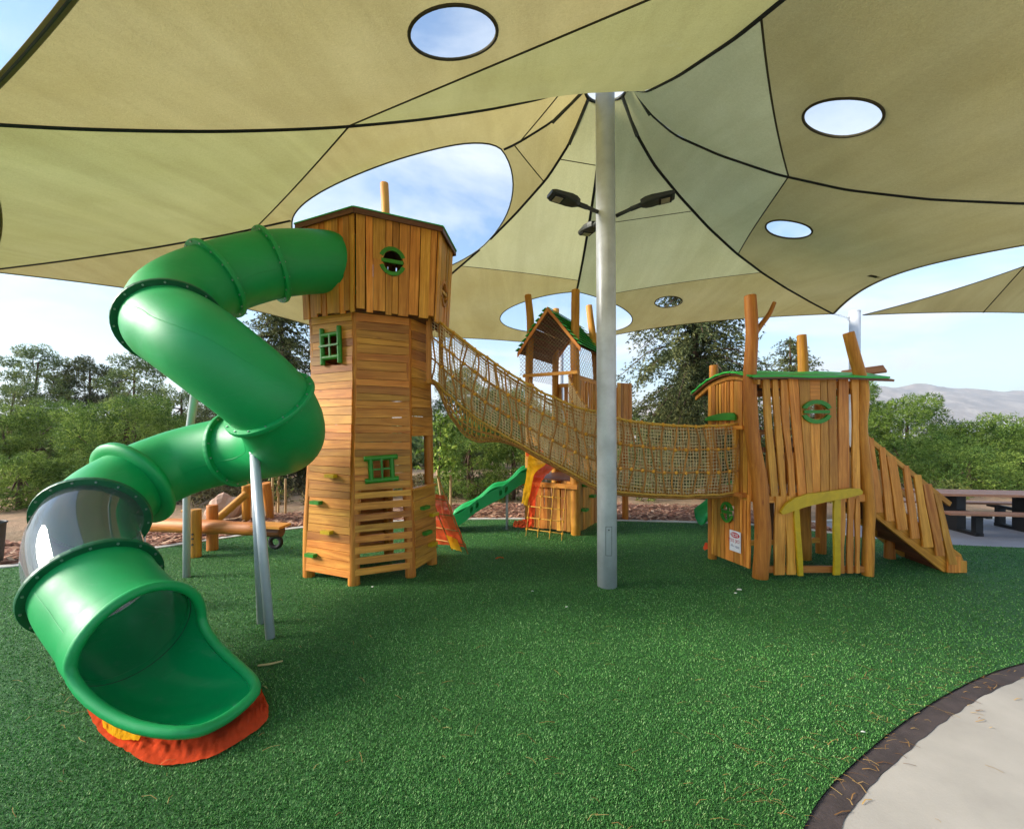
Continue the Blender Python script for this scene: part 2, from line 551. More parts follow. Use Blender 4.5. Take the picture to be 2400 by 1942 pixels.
strip('kerb', pk, offset(pk, -0.12), -0.03, 0.02, M['kerb'])

# wood-chip mulch beyond the kerb: bed and chips
M['mulch'] = simple_mat('wood_chip_mulch', s2l(150, 104, 84), 0.95, var=0.5, vscale=26, bstr=1.0, bscale=30, bdist=0.03)
outer = [(-14, 6.2), (-9.5, 7.4), (-7.6, 8.0), (-6.6, 9.0), (-5.0, 10.4), (-2.4, 11.2), (0, 11.5), (3, 11.4), (5, 11.0), (6.3, 10.0), (6.3, 9.2)]
op = catmull([Vector((x, y, 0)) for x, y in outer], 4)
ip = offset(kerb_pts, -0.12)
sheet('mulch_bed', [(p.x, p.y) for p in ip] + [(p.x, p.y) for p in reversed(op)], -0.008, M['mulch'])
def chips(name, n, zone, smin, smax, mat, z=0.0, flat=0.35, seed=1):
    g = np.random.default_rng(seed)
    pts = zone(g, n)
    n = len(pts)
    a = g.uniform(0, 2 * np.pi, n); l = g.uniform(smin, smax, n); w = l * g.uniform(0.2, 0.5, n)
    tz = g.uniform(-flat, flat, n) * l; h = g.uniform(0.003, 0.02, n)
    ux = np.stack([np.cos(a), np.sin(a)], 1); vx = np.stack([-np.sin(a), np.cos(a)], 1)
    V = np.zeros((n, 4, 3))
    for k, (sl, sw) in enumerate(((-1, -1), (1, -1), (1, 1), (-1, 1))):
        V[:, k, :2] = pts[:, :2] + ux * (sl * l / 2)[:, None] + vx * (sw * w / 2)[:, None]
        V[:, k, 2] = z + h + sl * tz / 2 + np.abs(tz) / 2
    F = np.arange(n * 4).reshape(n, 4)
    return mk_np(name, V.reshape(-1, 3), F, mat, kind='stuff')
ka = np.array([(p.x, p.y) for p in ip]); oa = np.array([(p.x, p.y) for p in op])
def mulch_zone(g, n):
    u = g.uniform(0.06, 0.99, n); w = g.uniform(0, 1, n) ** 1.3
    i = u * (len(ka) - 1.001); k = i.astype(int); f = (i - k)[:, None]
    A = ka[k] * (1 - f) + ka[k + 1] * f
    i2 = u * (len(oa) - 1.001); k2 = i2.astype(int); f2 = (i2 - k2)[:, None]
    B = oa[k2] * (1 - f2) + oa[k2 + 1] * f2
    return A + (B - A) * w[:, None]
def island_mat(name, stops, rough=0.85, transl=0.0):
    m, t, b, o = new_mat(name)
    g = t.nodes.new('ShaderNodeNewGeometry')
    r = ramp_node(t, stops)
    t.links.new(g.outputs['Random Per Island'], r.inputs[0])
    tcn = t.nodes.new('ShaderNodeTexCoord')
    nl = tex_noise(t, tcn.outputs['Object'], 0.8, 6, 0.62, 0.6)
    rl = ramp_node(t, [(0.32, (0.74, 0.78, 0.68)), (0.5, (1.0, 1.0, 1.0)), (0.68, (1.22, 1.18, 1.16))])
    t.links.new(nl.outputs['Fac'], rl.inputs[0])
    cl = mixc(t, 1.0, r.outputs[0], rl.outputs[0], 'MULTIPLY')
    t.links.new(cl, b.inputs['Base Color'])
    b.inputs['Roughness'].default_value = rough
    b.inputs['Specular IOR Level'].default_value = 0.25
    if transl:
        tr = t.nodes.new('ShaderNodeBsdfTranslucent'); t.links.new(cl, tr.inputs['Color'])
        ms = t.nodes.new('ShaderNodeMixShader'); ms.inputs[0].default_value = transl
        t.links.new(b.outputs[0], ms.inputs[1]); t.links.new(tr.outputs[0], ms.inputs[2])
        t.links.new(ms.outputs[0], o.inputs['Surface'])
    return m
M['chip'] = island_mat('wood_chip', [(0, s2l(118, 76, 58)), (0.4, s2l(168, 118, 94)), (0.75, s2l(196, 150, 122)), (1, s2l(214, 178, 150))])
tag(chips('mulch_chips', 9000, mulch_zone, 0.04, 0.16, M['chip'], 0.0), 'reddish brown wood chips strewn over the bed behind the kerb', 'mulch')

# turf pile: short curled blades, dense near the viewer
M['blade'] = island_mat('turf_blade', [(0, s2l(40, 84, 36)), (0.45, s2l(70, 132, 58)), (0.8, s2l(100, 156, 80)), (0.96, s2l(140, 182, 116)), (1, s2l(154, 182, 116))], 0.65, 0.2)
def in_poly(P, poly):
    x, y = P[:, 0], P[:, 1]; inside = np.zeros(len(P), bool); n = len(poly)
    for i in range(n):
        x1, y1 = poly[i]; x2, y2 = poly[(i + 1) % n]
        if y1 == y2: continue
        c = ((y1 > y) != (y2 > y)) & (x < (x2 - x1) * (y - y1) / (y2 - y1) + x1)
        inside ^= c
    return inside
def turf_blades(n):
    g = np.random.default_rng(5)
    d = 1.5 * (12.0 / 1.5) ** g.uniform(0, 1, n)          # density falls with distance
    d = np.where(g.uniform(0, 1, n) < 0.06, g.uniform(0.6, 2.2, n), d)
    wide = g.uniform(0, 1, n) < 0.26
    ang = np.where(wide, np.sign(g.uniform(-1, 1, n)) * (0.90 + np.abs(g.normal(0, 0.42, n))), g.uniform(-0.93, 0.93, n))
    P = np.stack([np.sin(ang) * d, np.cos(ang) * d], 1)
    P = P[in_poly(P, turf_poly)]
    n = len(P)
    d = np.hypot(P[:, 0], P[:, 1]) * 0.85
    a = g.uniform(0, 2 * np.pi, n); lean = g.uniform(0.2, 1.1, n); h = g.uniform(0.006, 0.012, n) * (1 + 0.04 * d); w = g.uniform(0.0018, 0.0034, n) * (0.6 + 0.20 * d)
    tip = np.stack([P[:, 0] + np.cos(a) * h * lean, P[:, 1] + np.sin(a) * h * lean, h], 1)
    bx, by = -np.sin(a) * w, np.cos(a) * w
    V = np.zeros((n, 3, 3))
    V[:, 0] = np.stack([P[:, 0] + bx, P[:, 1] + by, np.zeros(n)], 1)
    V[:, 1] = np.stack([P[:, 0] - bx, P[:, 1] - by, np.zeros(n)], 1)
    V[:, 2] = tip
    return mk_np('turf_pile', V.reshape(-1, 3), np.arange(n * 3).reshape(n, 3), M['blade'], kind='stuff')
tag(turf_blades(860000), 'short green artificial turf fibres covering the play area', 'turf')

# dry pine needles blown over turf, edge strip and path
def needles(n, zone, seed, zz):
    g = np.random.default_rng(seed)
    P = zone(g, n); n = len(P); fat = 2.0 if zz < 0 else 1.0
    a = g.normal(-0.35, 0.7, n); l = g.uniform(0.012, 0.055, n); w = fat * g.uniform(0.0008, 0.0015, n); k = g.uniform(-0.25, 0.25, n)
    V = np.zeros((n, 6, 3))
    for j, s in enumerate((-1, 0, 1)):
        x = P[:, 0] + np.cos(a) * l * s / 1 - np.sin(a) * k * l * (1 - s * s)
        y = P[:, 1] + np.sin(a) * l * s / 1 + np.cos(a) * k * l * (1 - s * s)
        z = zz + (0.004 if s else 0.012)
        V[:, 2 * j] = np.stack([x - np.sin(a) * w, y + np.cos(a) * w, np.full(n, z)], 1)
        V[:, 2 * j + 1] = np.stack([x + np.sin(a) * w, y - np.cos(a) * w, np.full(n, z)], 1)
    F = []
    base = np.arange(n)[:, None] * 6
    F = np.concatenate([base + np.array([[0, 1, 3, 2]]), base + np.array([[2, 3, 5, 4]])])
    return V.reshape(-1, 3), F
pp = np.array([(p.x, p.y) for p in path_pts])
def near_path(g, n):
    i = g.uniform(8, len(pp) - 20, n); k = i.astype(int)
    B = pp[k] + (pp[k + 1] - pp[k]) * (i - k)[:, None]
    t_ = pp[k + 1] - pp[k]; t_ /= np.linalg.norm(t_, axis=1)[:, None]
    nrm = np.stack([-t_[:, 1], t_[:, 0]], 1)
    return B + nrm * (g.exponential(0.35, n) - 0.06)[:, None]
def on_path(g, n):
    P = np.stack([g.uniform(1.6, 6, n), g.uniform(1.2, 4, n)], 1)
    return P[in_poly(P, conc)]
def on_strip(g, n):
    i = g.uniform(8, len(pp) - 20, n); k = i.astype(int)
    B = pp[k] + (pp[k + 1] - pp[k]) * (i - k)[:, None]
    t_ = pp[k + 1] - pp[k]; t_ /= np.linalg.norm(t_, axis=1)[:, None]
    return B + np.stack([t_[:, 1], -t_[:, 0]], 1) * g.uniform(0, 0.12, n)[:, None]
def on_turf(g, n):
    d = g.uniform(2.0, 5.0, n); P = np.stack([g.uniform(-1.2, 1.2, n) * d, d], 1)
    return P[in_poly(P, turf_poly)]
Vs, Fs, off = [], [], 0
for n_, zn, sd_, zz in ((210, near_path, 3, 0.014), (110, on_path, 4, -0.012), (45, on_strip, 6, -0.008), (170, on_turf, 8, 0.014)):
    V_, F_ = needles(n_, zn, sd_, zz); Vs.append(V_); Fs.append(F_ + off); off += len(V_)
M['straw'] = island_mat('dry_pine_needle', [(0, s2l(104, 70, 42)), (0.5, s2l(152, 112, 64)), (1, s2l(196, 164, 104))])
tag(mk_np('fallen_pine_needles', np.concatenate(Vs), np.concatenate(Fs), M['straw'], kind='stuff'), 'dry brown pine needles scattered over turf and path edge', 'pine needles')
# ------------------------------------------------------------------ tensile shade canopy
m, t, b, o = new_mat('shade_cloth')
def cloth_mat(name, col, col2):
    m, t, b, o = new_mat(name)
    tcn = t.nodes.new('ShaderNodeTexCoord')
    n1 = tex_noise(t, tcn.outputs['Object'], 0.8, 5, 0.6)
    r = ramp_node(t, [(0.3, col2), (0.7, col)])
    t.links.new(n1.outputs['Fac'], r.inputs[0])
    n3 = tex_noise(t, mapping(t, tcn.outputs['Object'], (1, 1, 1)), 55, 5, 0.7, 1.2)
    r3 = ramp_node(t, [(0.35, (0.90, 0.90, 0.88)), (0.65, (1.05, 1.05, 1.04))])
    t.links.new(n3.outputs['Fac'], r3.inputs[0])
    c = mixc(t, 1.0, r.outputs[0], r3.outputs[0], 'MULTIPLY')
    # slack bands across the weave
    n5 = tex_noise(t, mapping(t, tcn.outputs['Object'], (2.6, 0.35, 0.6)), 1.0, 4, 0.6, 0.5)
    r5 = ramp_node(t, [(0.35, (0.91, 0.90, 0.88)), (0.65, (1.05, 1.05, 1.05))])
    t.links.new(n5.outputs['Fac'], r5.inputs[0])
    c = mixc(t, 1.0, c, r5.outputs[0], 'MULTIPLY')
    # pale dried water marks
    n4 = tex_noise(t, tcn.outputs['Object'], 1.7, 6, 0.75)
    r4 = ramp_node(t, [(0.66, (0, 0, 0)), (0.74, (1, 1, 1))])
    t.links.new(n4.outputs['Fac'], r4.inputs[0])
    mm = t.nodes.new('ShaderNodeMath'); mm.operation = 'MULTIPLY'; mm.inputs[1].default_value = 0.10
    t.links.new(r4.outputs[0], mm.inputs[0])
    c = mixc(t, mm.outputs[0], c, s2l(208, 208, 184))
    d = t.nodes.new('ShaderNodeBsdfDiffuse'); tr = t.nodes.new('ShaderNodeBsdfTranslucent')
    t.links.new(c, d.inputs['Color']); t.links.new(c, tr.inputs['Color'])
    n2 = tex_noise(t, tcn.outputs['Object'], 26, 6, 0.7, 2.0)
    bp = t.nodes.new('ShaderNodeBump'); bp.inputs['Strength'].default_value = 0.35; bp.inputs['Distance'].default_value = 0.012
    t.links.new(n2.outputs['Fac'], bp.inputs['Height'])
    t.links.new(bp.outputs[0], d.inputs['Normal']); t.links.new(bp.outputs[0], tr.inputs['Normal'])
    ms = t.nodes.new('ShaderNodeMixShader'); ms.inputs[0].default_value = CLOTH_T
    t.links.new(d.outputs[0], ms.inputs[1]); t.links.new(tr.outputs[0], ms.inputs[2])
    t.links.new(ms.outputs[0], o.inputs['Surface'])
    t.nodes.remove(b)
    return m
CLOTH_T = 0.43
M['cloth_sand'] = cloth_mat('sand_shade_cloth', s2l(188, 173, 120), s2l(178, 161, 104))
M['cloth_green_lightened'] = cloth_mat('lightened_green_shade_cloth', s2l(206, 201, 152), s2l(196, 190, 138))  # green cloth, colour lightened to offset the shade on the inner panels
M['cloth_green_plain'] = cloth_mat('plain_green_shade_cloth', s2l(182, 176, 120), s2l(172, 165, 106))  # same green, kept darker for the brighter lit left panels
M['cloth_brown'] = cloth_mat('olive_shade_cloth', s2l(164, 154, 110), s2l(150, 138, 94))

MAST = Vector((1.215, 5.45, 0))
RING_R, RING_Z = 0.28, 6.38
# straps running from the top ring to the corners, counter-clockwise from above
STRAPS = [Vector(c) for c in ((2.6, -1.5, 4.1), (6.5, 3.5, 3.90), (6.78, 9.0, 4.43), (1.45, 12.4, 4.4), (-4.0, 10.2, 4.2), (-8.2, 6.6, 4.45), (-5.4, 2.3, 3.95))]
T_ = np.array([0.0, 0.04, 0.10, 0.19, 0.30, 0.42, 0.55, 0.68, 0.84, 1.0])
D_ = np.array([0.0, 0.20, 0.36, 0.50, 0.64, 0.755, 0.84, 0.90, 0.955, 1.0])
_f = np.linspace(0, 1, 401)
_g = np.interp(_f, T_, D_)
for _ in range(30):
    _g[1:-1] = (_g[:-2] + 2 * _g[1:-1] + _g[2:]) / 4
FLAT = [0.0, 0.15, 0.0, 0.0, 0.0, 0.10, 0.78]      # how evenly each strap falls
TRIM = [1, 1, 1, 1, 1, 1, 0.765]
def strap_pt(i, s):
    s = s * TRIM[i % 7]
    c = STRAPS[i % len(STRAPS)]
    d = Vector((c.x - MAST.x, c.y - MAST.y, 0)); Rr = d.length; d /= Rr
    r = RING_R + (Rr - RING_R) * s
    k = FLAT[i % 7]
    z = RING_Z - (RING_Z - c.z) * ((1 - k) * float(np.interp(s, _f, _g)) + k * (1 - (1 - s) ** 1.6))
    return Vector((MAST.x + d.x * r, MAST.y + d.y * r, z))
SAG = [0.16, 0.18, 0.10, 0.06, 0.09, 0.036, 0.08]   # scallop of the edge between strap i and i+1
SKEW = [0, 0, 0, 0, 0, 0, 0.0]
def fab(i, s, u):
    k = 4 * u * (1 - u) * (1 + SKEW[i] * (0.5 - u))
    se = s * (1 - SAG[i] * k * s * s)
    return strap_pt(i, se).lerp(strap_pt(i + 1, se), u)
# seams between straps: (share of strap i, share of strap i+1)
SEAMS = [[(0.335, 0.32)], [(0.32, 0.43)], [(0.24, 0.20), (0.55, 0.52)], [(0.07, 0.07), (0.40, 0.38)], [(0.11, 0.10)], [(0.09, 0.075), (0.50, 0.52)], [(0.52, 0.47)]]
ZMAT = [['cloth_green_lightened', 'cloth_sand'], ['cloth_green_lightened', 'cloth_sand'], ['cloth_green_lightened', 'cloth_green_lightened', 'cloth_sand'], ['cloth_green_lightened', 'cloth_green_lightened', 'cloth_sand'], ['cloth_sand', 'cloth_sand'], ['cloth_sand', 'cloth_sand', 'cloth_green_plain'], ['cloth_green_plain', 'cloth_sand']]
NU = 44
canopy = thing('shade_canopy', 'large sand and pale green tensile shade canopy stretched over the playground from a central mast', 'shade canopy', (MAST.x, MAST.y, 0))
# whole surface once, for measuring heights
_v, _fc = [], []
for i in range(7):
    b0 = len(_v); nv = 60
    for a in range(nv + 1):
        for c in range(NU + 1): _v.append(fab(i, a / nv, c / NU))
    for a in range(nv):
        for c in range(NU):
            q = b0 + a * (NU + 1) + c
            _fc.append((q, q + 1, q + NU + 2, q + NU + 1))
CANOPY_BVH = BVHTree.FromPolygons(_v, _fc)
def cloth_z(x, y):
    h = CANOPY_BVH.ray_cast(Vector((x, y, 20)), Vector((0, 0, -1)))
    return h[0].z if h[0] else None
# openings: centre x, y, half axes a, b, turn (plan)
HOLES = [(-1.616, 6.302, 1.66, 1.155, 2.88, True), (1.283, 9.956, 1.593, 1.136, -2.833, True),
         (-0.39, 2.85, 0.29, 0.29, 0, False), (2.785, 3.605, 0.27, 0.27, 0, False), (3.75, 5.79, 0.265, 0.265, 0, False), (3.25, 8.87, 0.265, 0.265, 0, False)]
def hole_q(h, x, y):
    dx_, dy_ = x - h[0], y - h[1]; ca, sa = math.cos(h[4]), math.sin(h[4])
    a = (dx_ * ca + dy_ * sa) / h[2]; b_ = (-dx_ * sa + dy_ * ca) / h[3]
    return math.hypot(a, b_)
def in_hole(p, lim=1.0): return any(hole_q(h, p.x, p.y) < lim for h in HOLES)
def cut_panel(name, grid, mat):
    rows, cols = len(grid), len(grid[0])
    bm = bmesh.new()
    vv = [[bm.verts.new(p) for p in row] for row in grid]
    for a in range(rows - 1):
        for c in range(cols - 1): bm.faces.new((vv[a][c], vv[a][c + 1], vv[a + 1][c + 1], vv[a + 1][c]))
    bmesh.ops.remove_doubles(bm, verts=bm.verts[:], dist=1e-5)
    for h in HOLES:
        for lvl in range(2):
            near = [e for e in bm.edges if any(hole_q(h, v.co.x, v.co.y) < (1.35 if h[5] else 2.0) for v in e.verts) and any(hole_q(h, v.co.x, v.co.y) > 0.3 for v in e.verts) and e.calc_length() > (0.07 if h[5] else 0.035)]
            if near: bmesh.ops.subdivide_edges(bm, edges=near, cuts=1 if h[5] else 2, use_grid_fill=True)
        dead = [f for f in bm.faces if all(hole_q(h, v.co.x, v.co.y) < 1.0 for v in f.verts)]
        bmesh.ops.delete(bm, geom=dead, context='FACES')
        for v in bm.verts:
            q = hole_q(h, v.co.x, v.co.y)
            if q < 1.0 and v.link_faces:
                x = h[0] + (v.co.x - h[0]) / max(q, 1e-3); y = h[1] + (v.co.y - h[1]) / max(q, 1e-3)
                z = cloth_z(x, y)
                v.co = Vector((x, y, z if z is not None else v.co.z))
        bmesh.ops.delete(bm, geom=[v for v in bm.verts if not v.link_faces], context='VERTS')
    if not bm.faces:
        bm.free(); return None
    bmesh.ops.dissolve_degenerate(bm, dist=1e-4, edges=bm.edges[:])
    for f in bm.faces: f.smooth = True
    me = bpy.data.meshes.new(name); 
    bmesh.ops.translate(bm, verts=bm.verts[:], vec=-MAST)
    bm.to_mesh(me); bm.free()
    me.materials.append(mat)
    o = bpy.data.objects.new(name, me)
    return place(o, canopy, Matrix.Translation(MAST))
def seam_at(i, k, u):
    a, c = SEAMS[i][k]; return a + (c - a) * u
def ribbon(name, pts, width, drop, mat, thick=0.004):
    """flat tape lying just under the cloth"""
    run = []
    def flush(run):
        if len(run) < 2: return
        mb = MB()
        vs = []; n = len(run)
        for j, p in enumerate(run):
            tdir = (run[min(n - 1, j + 1)] - run[max(0, j - 1)]).normalized()
            side = tdir.cross(Vector((0, 0, 1)))
            side = side.normalized() if side.length > 1e-4 else Vector((1, 0, 0))
            nn = side.cross(tdir).normalized()
            if nn.z > 0: nn = -nn
            for sw, sn in ((-1, 0), (1, 0), (1, 1), (-1, 1)):
                vs.append(p + side * sw * width / 2 + nn * (drop + sn * thick))
        fs = [(0, 1, 2, 3), (4 * n - 1, 4 * n - 2, 4 * n - 3, 4 * n - 4)]
        for j in range(n - 1):
            for k in range(4): fs.append((4 * j + k, 4 * j + (k + 1) % 4, 4 * j + 4 + (k + 1) % 4, 4 * j + 4 + k))
        mk(name, vs, fs, mat, canopy, Matrix.Translation(MAST))
    for p in pts:
        if in_hole(p, 1.0): flush(run); run = []
        else: run.append(p)
    flush(run)
for i in range(7):
    cuts = [0.0] + [None] * len(SEAMS[i]) + [1.0]
    for zi in range(len(SEAMS[i]) + 1):
        lo = (lambda u: 0.0) if zi == 0 else (lambda u, zi=zi: seam_at(i, zi - 1, u))
        hi = (lambda u: 1.0) if zi == len(SEAMS[i]) else (lambda u, zi=zi: seam_at(i, zi, u))
        nv = max(4, int(40 * abs(hi(0.5) - lo(0.5))))
        nu = 44 if i in (6, 0, 5) else 36
        grid = [[fab(i, lo(c / nu) + (hi(c / nu) - lo(c / nu)) * a / nv, c / nu) for c in range(nu + 1)] for a in range(nv + 1)]
        cut_panel('fabric_panel', grid, M[ZMAT[i][zi]])
    for k in range(len(SEAMS[i])):
        ribbon('seam', [fab(i, seam_at(i, k, u / 40), u / 40) for u in range(41)], 0.015, 0.003, M['seam'])
    ribbon('edge_hem', [fab(i, 1.0, u / 40) for u in range(41)], 0.05, 0.003, M['cloth_brown'])
    mb = MB(); mb.tube([fab(i, 1.0, u / 40) for u in range(41)], 0.011, 6); mb.build('edge_cable', M['dark_metal'], canopy, smooth=True)
    ribbon('strap', [strap_pt(i, 0.03 + 0.97 * s / 80) for s in range(81)], 0.042, 0.010, M['black_strap'])
    # bracket from ring to strap
    d = (strap_pt(i, 0.035) - strap_pt(i, 0.0)).normalized()
    mb = MB(); mb.tube([strap_pt(i, 0.0) - Vector((0, 0, 0.02)), strap_pt(i, 0.045) - Vector((0, 0, 0.03))], 0.024, 6); mb.build('strap_bracket', M['dark_metal'], canopy)
def rim(h, rad, mat, name):
    pts = []
    nseg = 72 if h[5] else 40
    for k in range(nseg):
        a = 2 * math.pi * k / nseg
        x = h[0] + h[2] * math.cos(a) * math.cos(h[4]) - h[3] * math.sin(a) * math.sin(h[4])
        y = h[1] + h[2] * math.cos(a) * math.sin(h[4]) + h[3] * math.sin(a) * math.cos(h[4])
        z = cloth_z(x, y)
        if z is None: return
        pts.append(Vector((x, y, z - 0.004)))
    mb = MB(); mb.tube(pts, rad, 6, closed=True); mb.build(name, mat, canopy, smooth=True)
for h in HOLES:
    rim(h, 0.010 if h[5] else 0.012, M['dark_metal'] if h[5] else M['seam'], 'opening_rim')
# small sewn label on the cloth
p = CANOPY_BVH.ray_cast(Vector((0, 0, EYE)), (at(1830, 578, 1) - Vector((0, 0, EYE))).normalized())[0]
mb = MB(); mb.box((0, 0, -0.008), (0.22, 0.06, 0.004), Matrix.Translation(p) @ Matrix.Rotation(0.35, 4, 'Z')); mb.build('maker_label', M['seam'], canopy)
# top ring round the mast
mb = MB()
mb.tube([MAST + Vector((math.cos(a) * RING_R, math.sin(a) * RING_R, RING_Z - 0.01)) for a in [2 * math.pi * k / 32 for k in range(32)]], 0.024, 8, closed=True)
mb.build('top_ring', M['dark_metal'], canopy, smooth=True)
for k in range(4):
    a = k * math.pi / 2 + 0.3
    mb = MB(); mb.tube([MAST + Vector((math.cos(a) * RING_R, math.sin(a) * RING_R, RING_Z)), MAST + Vector((math.cos(a) * 0.1, math.sin(a) * 0.1, RING_Z + 0.25))], 0.010, 6); mb.build('hanger', M['steel'], canopy)

# ------------------------------------------------------------------ central mast with floodlights
mast = thing('canopy_mast', 'tall galvanised steel mast carrying the canopy, floodlights on short arms', 'mast', MAST)
mb = MB()
mb.tube([MAST + Vector((0, 0, -0.02)), MAST + Vector((-0.01, 0, 3)), MAST + Vector((-0.03, 0, 6.85))], [0.124, 0.123, 0.120], 40)
mb.build('pole', M['steel'], mast, smooth=True)
def on_mast(az, z, out=0.0):
    return MAST + Vector((math.sin(az) * (0.124 + out), -math.cos(az) * (0.124 + out), z))
def stroke(pts, w=0.006):
    mb = MB()
    for a, c in zip(pts[:-1], pts[1:]):
        n = (a - MAST); n.z = 0; n.normalize()
        d = (c - a).normalized(); s_ = d.cross(n).normalized() * w
        mb.add([a - s_, a + s_, c + s_, c - s_], [(0, 1, 2, 3)])
    return mb
# inspection hatch near the foot: a cut line and a screw
for pts in ([on_mast(-0.35 + 0.1 * q_, 0.78, 0.0015) for q_ in range(7)], [on_mast(-0.35 + 0.1 * q_, 0.42, 0.0015) for q_ in range(7)], [on_mast(-0.35, 0.42, 0.0015), on_mast(-0.35, 0.78, 0.0015)], [on_mast(0.25, 0.42, 0.0015), on_mast(0.25, 0.78, 0.0015)]):
    stroke(pts, 0.0022).build('hatch_joint', M['dark_metal'], mast)
mb = MB(); mb.tube([on_mast(-0.05, 0.74, -0.002), on_mast(-0.05, 0.74, 0.008)], 0.008, 8); mb.build('screw', M['dark_metal'], mast)
# stencilled characters on the shaded side
A0 = 1.02
for pts in ([on_mast(A0, 1.59, 0.002), on_mast(A0, 1.52, 0.002), on_mast(A0 + 0.28, 1.52, 0.002)],
            [on_mast(A0 + 0.18, 1.475, 0.002), on_mast(A0 + 0.18, 1.40, 0.002)],
            [on_mast(A0 + 0.34, 1.37, 0.002), on_mast(A0 + 0.08, 1.37, 0.002), on_mast(A0 + 0.08, 1.345, 0.002), on_mast(A0 + 0.30, 1.33, 0.002), on_mast(A0 + 0.30, 1.305, 0.002), on_mast(A0 + 0.06, 1.30, 0.002)]):
    stroke(pts).build('stencil_mark', M['black_print'], mast)
def floodlight(az, zarm, rise):
    dirv = Vector((math.sin(az), -math.cos(az), 0))
    base = MAST + dirv * 0.11 + Vector((0, 0, zarm))
    tip = base + dirv * 0.30 + Vector((0, 0, rise))
    mb = MB(); mb.tube([base, tip], 0.024, 10); mb.tube([base + dirv * 0.18 + Vector((0, 0, rise * 0.6)), tip + dirv * 0.04], 0.030, 10)
    arm = mb.build('lamp_arm', M['dark_metal'], mast, smooth=True)
    fr = frame(tip, dirv + Vector((0, 0, 0.10)))
    mb = MB()
    # flattened housing: neck wide, head flat
    prof = [(0.0, 0.045, 0.040), (0.06, 0.085, 0.050), (0.14, 0.105, 0.048), (0.22, 0.11, 0.036), (0.36, 0.105, 0.030), (0.40, 0.085, 0.022)]
    vs = []; fs = []
    for (x, w, hh) in prof:
        for k in range(12):
            a = 2 * math.pi * k / 12
            ex = lambda c: math.copysign(abs(c) ** 0.55, c)
            vs.append(fr @ Vector((x, w * ex(math.cos(a)), hh * ex(math.sin(a)) + 0.01)))
    for i in range(len(prof) - 1):
        for k in range(12): fs.append((i * 12 + k, i * 12 + (k + 1) % 12, i * 12 + 12 + (k + 1) % 12, i * 12 + 12 + k))
    fs += [tuple(reversed(range(12))), tuple(60 + k for k in range(12))]
    head = mk('lamp_head', vs, fs, M['dark_metal'], mast, fr)
    mb = MB(); mb.box((0.29, 0, -0.024), (0.15, 0.16, 0.012), fr); mb.build('lens_frame', M['black'], head, fr)
    mb = MB(); mb.box((0.29, 0, -0.031), (0.10, 0.11, 0.010), fr); mb.build('lens', M['lamp_lens'], head, fr)
floodlight(R(-70), 4.74, 0.06)
floodlight(R(72), 4.70, 0.10)
floodlight(R(192), 4.74, 0.06)

# ------------------------------------------------------------------ corner posts
def corner_post(loc, h, rad, label, lean=(0, 0), chain_to=None, group=None):
    p = thing('canopy_post', label, 'post', loc)
    L0 = Vector(loc); top = L0 + Vector((lean[0], lean[1], h))
    mb = MB(); mb.tube([L0 - Vector((0, 0, 0.05)), top], rad, 24); mb.build('pole', M['steel'], p, smooth=True)
    mb = MB(); mb.tube([top, top + Vector((0, 0, 0.025))], rad * 1.04, 24); mb.build('cap', M['steel'], p)
    if chain_to is not None:
        a = top - Vector((0, 0, 0.16)); d = Vector(chain_to) - a
        ring0 = a + d.normalized() * rad
        mb = MB(); mb.box((0, 0, 0), (0.10, 0.012, 0.10), frame(ring0, d)); mb.build('eye_plate', M['steel'], p)
        seg = Vector(chain_to) - ring0
        n = max(3, int(seg.length / 0.055))
        mb = MB()
        for k in range(n):
            q0 = ring0 + seg * (k / n); q1 = ring0 + seg * ((k + 1.25) / n)
            fr = frame((q0 + q1) / 2, seg) @ Matrix.Rotation(k * math.pi / 2, 4, 'X')
            hl = (q1 - q0).length / 2
            mb.tube([fr @ Vector((hl * math.cos(a_), 0.016 * math.sin(a_), 0)) for a_ in [2 * math.pi * j / 10 for j in range(10)]], 0.004, 5, closed=True)
        mb.build('chain', M['steel'], p, kind='stuff')
    return p
c3 = STRAPS[2]
corner_post((7.23, 9.0, 0), 4.46, 0.10, 'tall steel post chained to the canopy corner behind the arched-roof playhouse', chain_to=c3)
corner_post((-4.35, 10.75, 0), 4.35, 0.10, 'steel canopy post standing behind the plank tower', chain_to=STRAPS[4])
corner_post((1.47, 13.0, 0), 4.55, 0.10, 'steel canopy post standing behind the gabled tower', chain_to=STRAPS[3])
corner_post((16.6, 20.5, 0), 4.0, 0.085, 'slim distant pale steel post among the pines by the playhouse stairs')

# second sail at the right
sail = thing('shade_sail', 'second olive shade sail hanging beyond the playhouse at the right', 'shade sail', (9.5, 9.3, 0))
A_ = Vector((7.40, 9.0, 4.40)); 
def sail_pt(s, u):
    top = A_ + Vector((7.5, -0.5, 2.9)) * s + Vector((0, 0, -0.55 * 4 * s * (1 - s) * 0.5))
    bot = A_ + Vector((7.8, 1.6, 0.35)) * s + Vector((0, 0, 0.10 * 4 * s * (1 - s)))
    return top.lerp(bot, u)
def sail_panel(s0, s1):
    V_ = []; F_ = []
    for i in range(13):
        for j in range(9): V_.append(sail_pt(s0 + (s1 - s0) * i / 12, j / 8))
    for i in range(12):
        for j in range(8): q = i * 9 + j; F_.append((q, q + 1, q + 10, q + 9))
    o = mk('fabric_panel', V_, F_, M['cloth_brown'], sail, smooth=True)
    return o
sail_panel(0.0, 0.42); sail_panel(0.42, 1.0)
mb = MB(); mb.tube([sail_pt(0.42, j / 8) - Vector((0, 0, 0.012)) for j in range(9)], 0.010, 5); mb.build('seam', M['seam'], sail)
for u in (0, 1):
    mb = MB(); mb.tube([sail_pt(i / 24, u) for i in range(25)], 0.010, 6); mb.build('edge_cable', M['dark_metal'], sail)
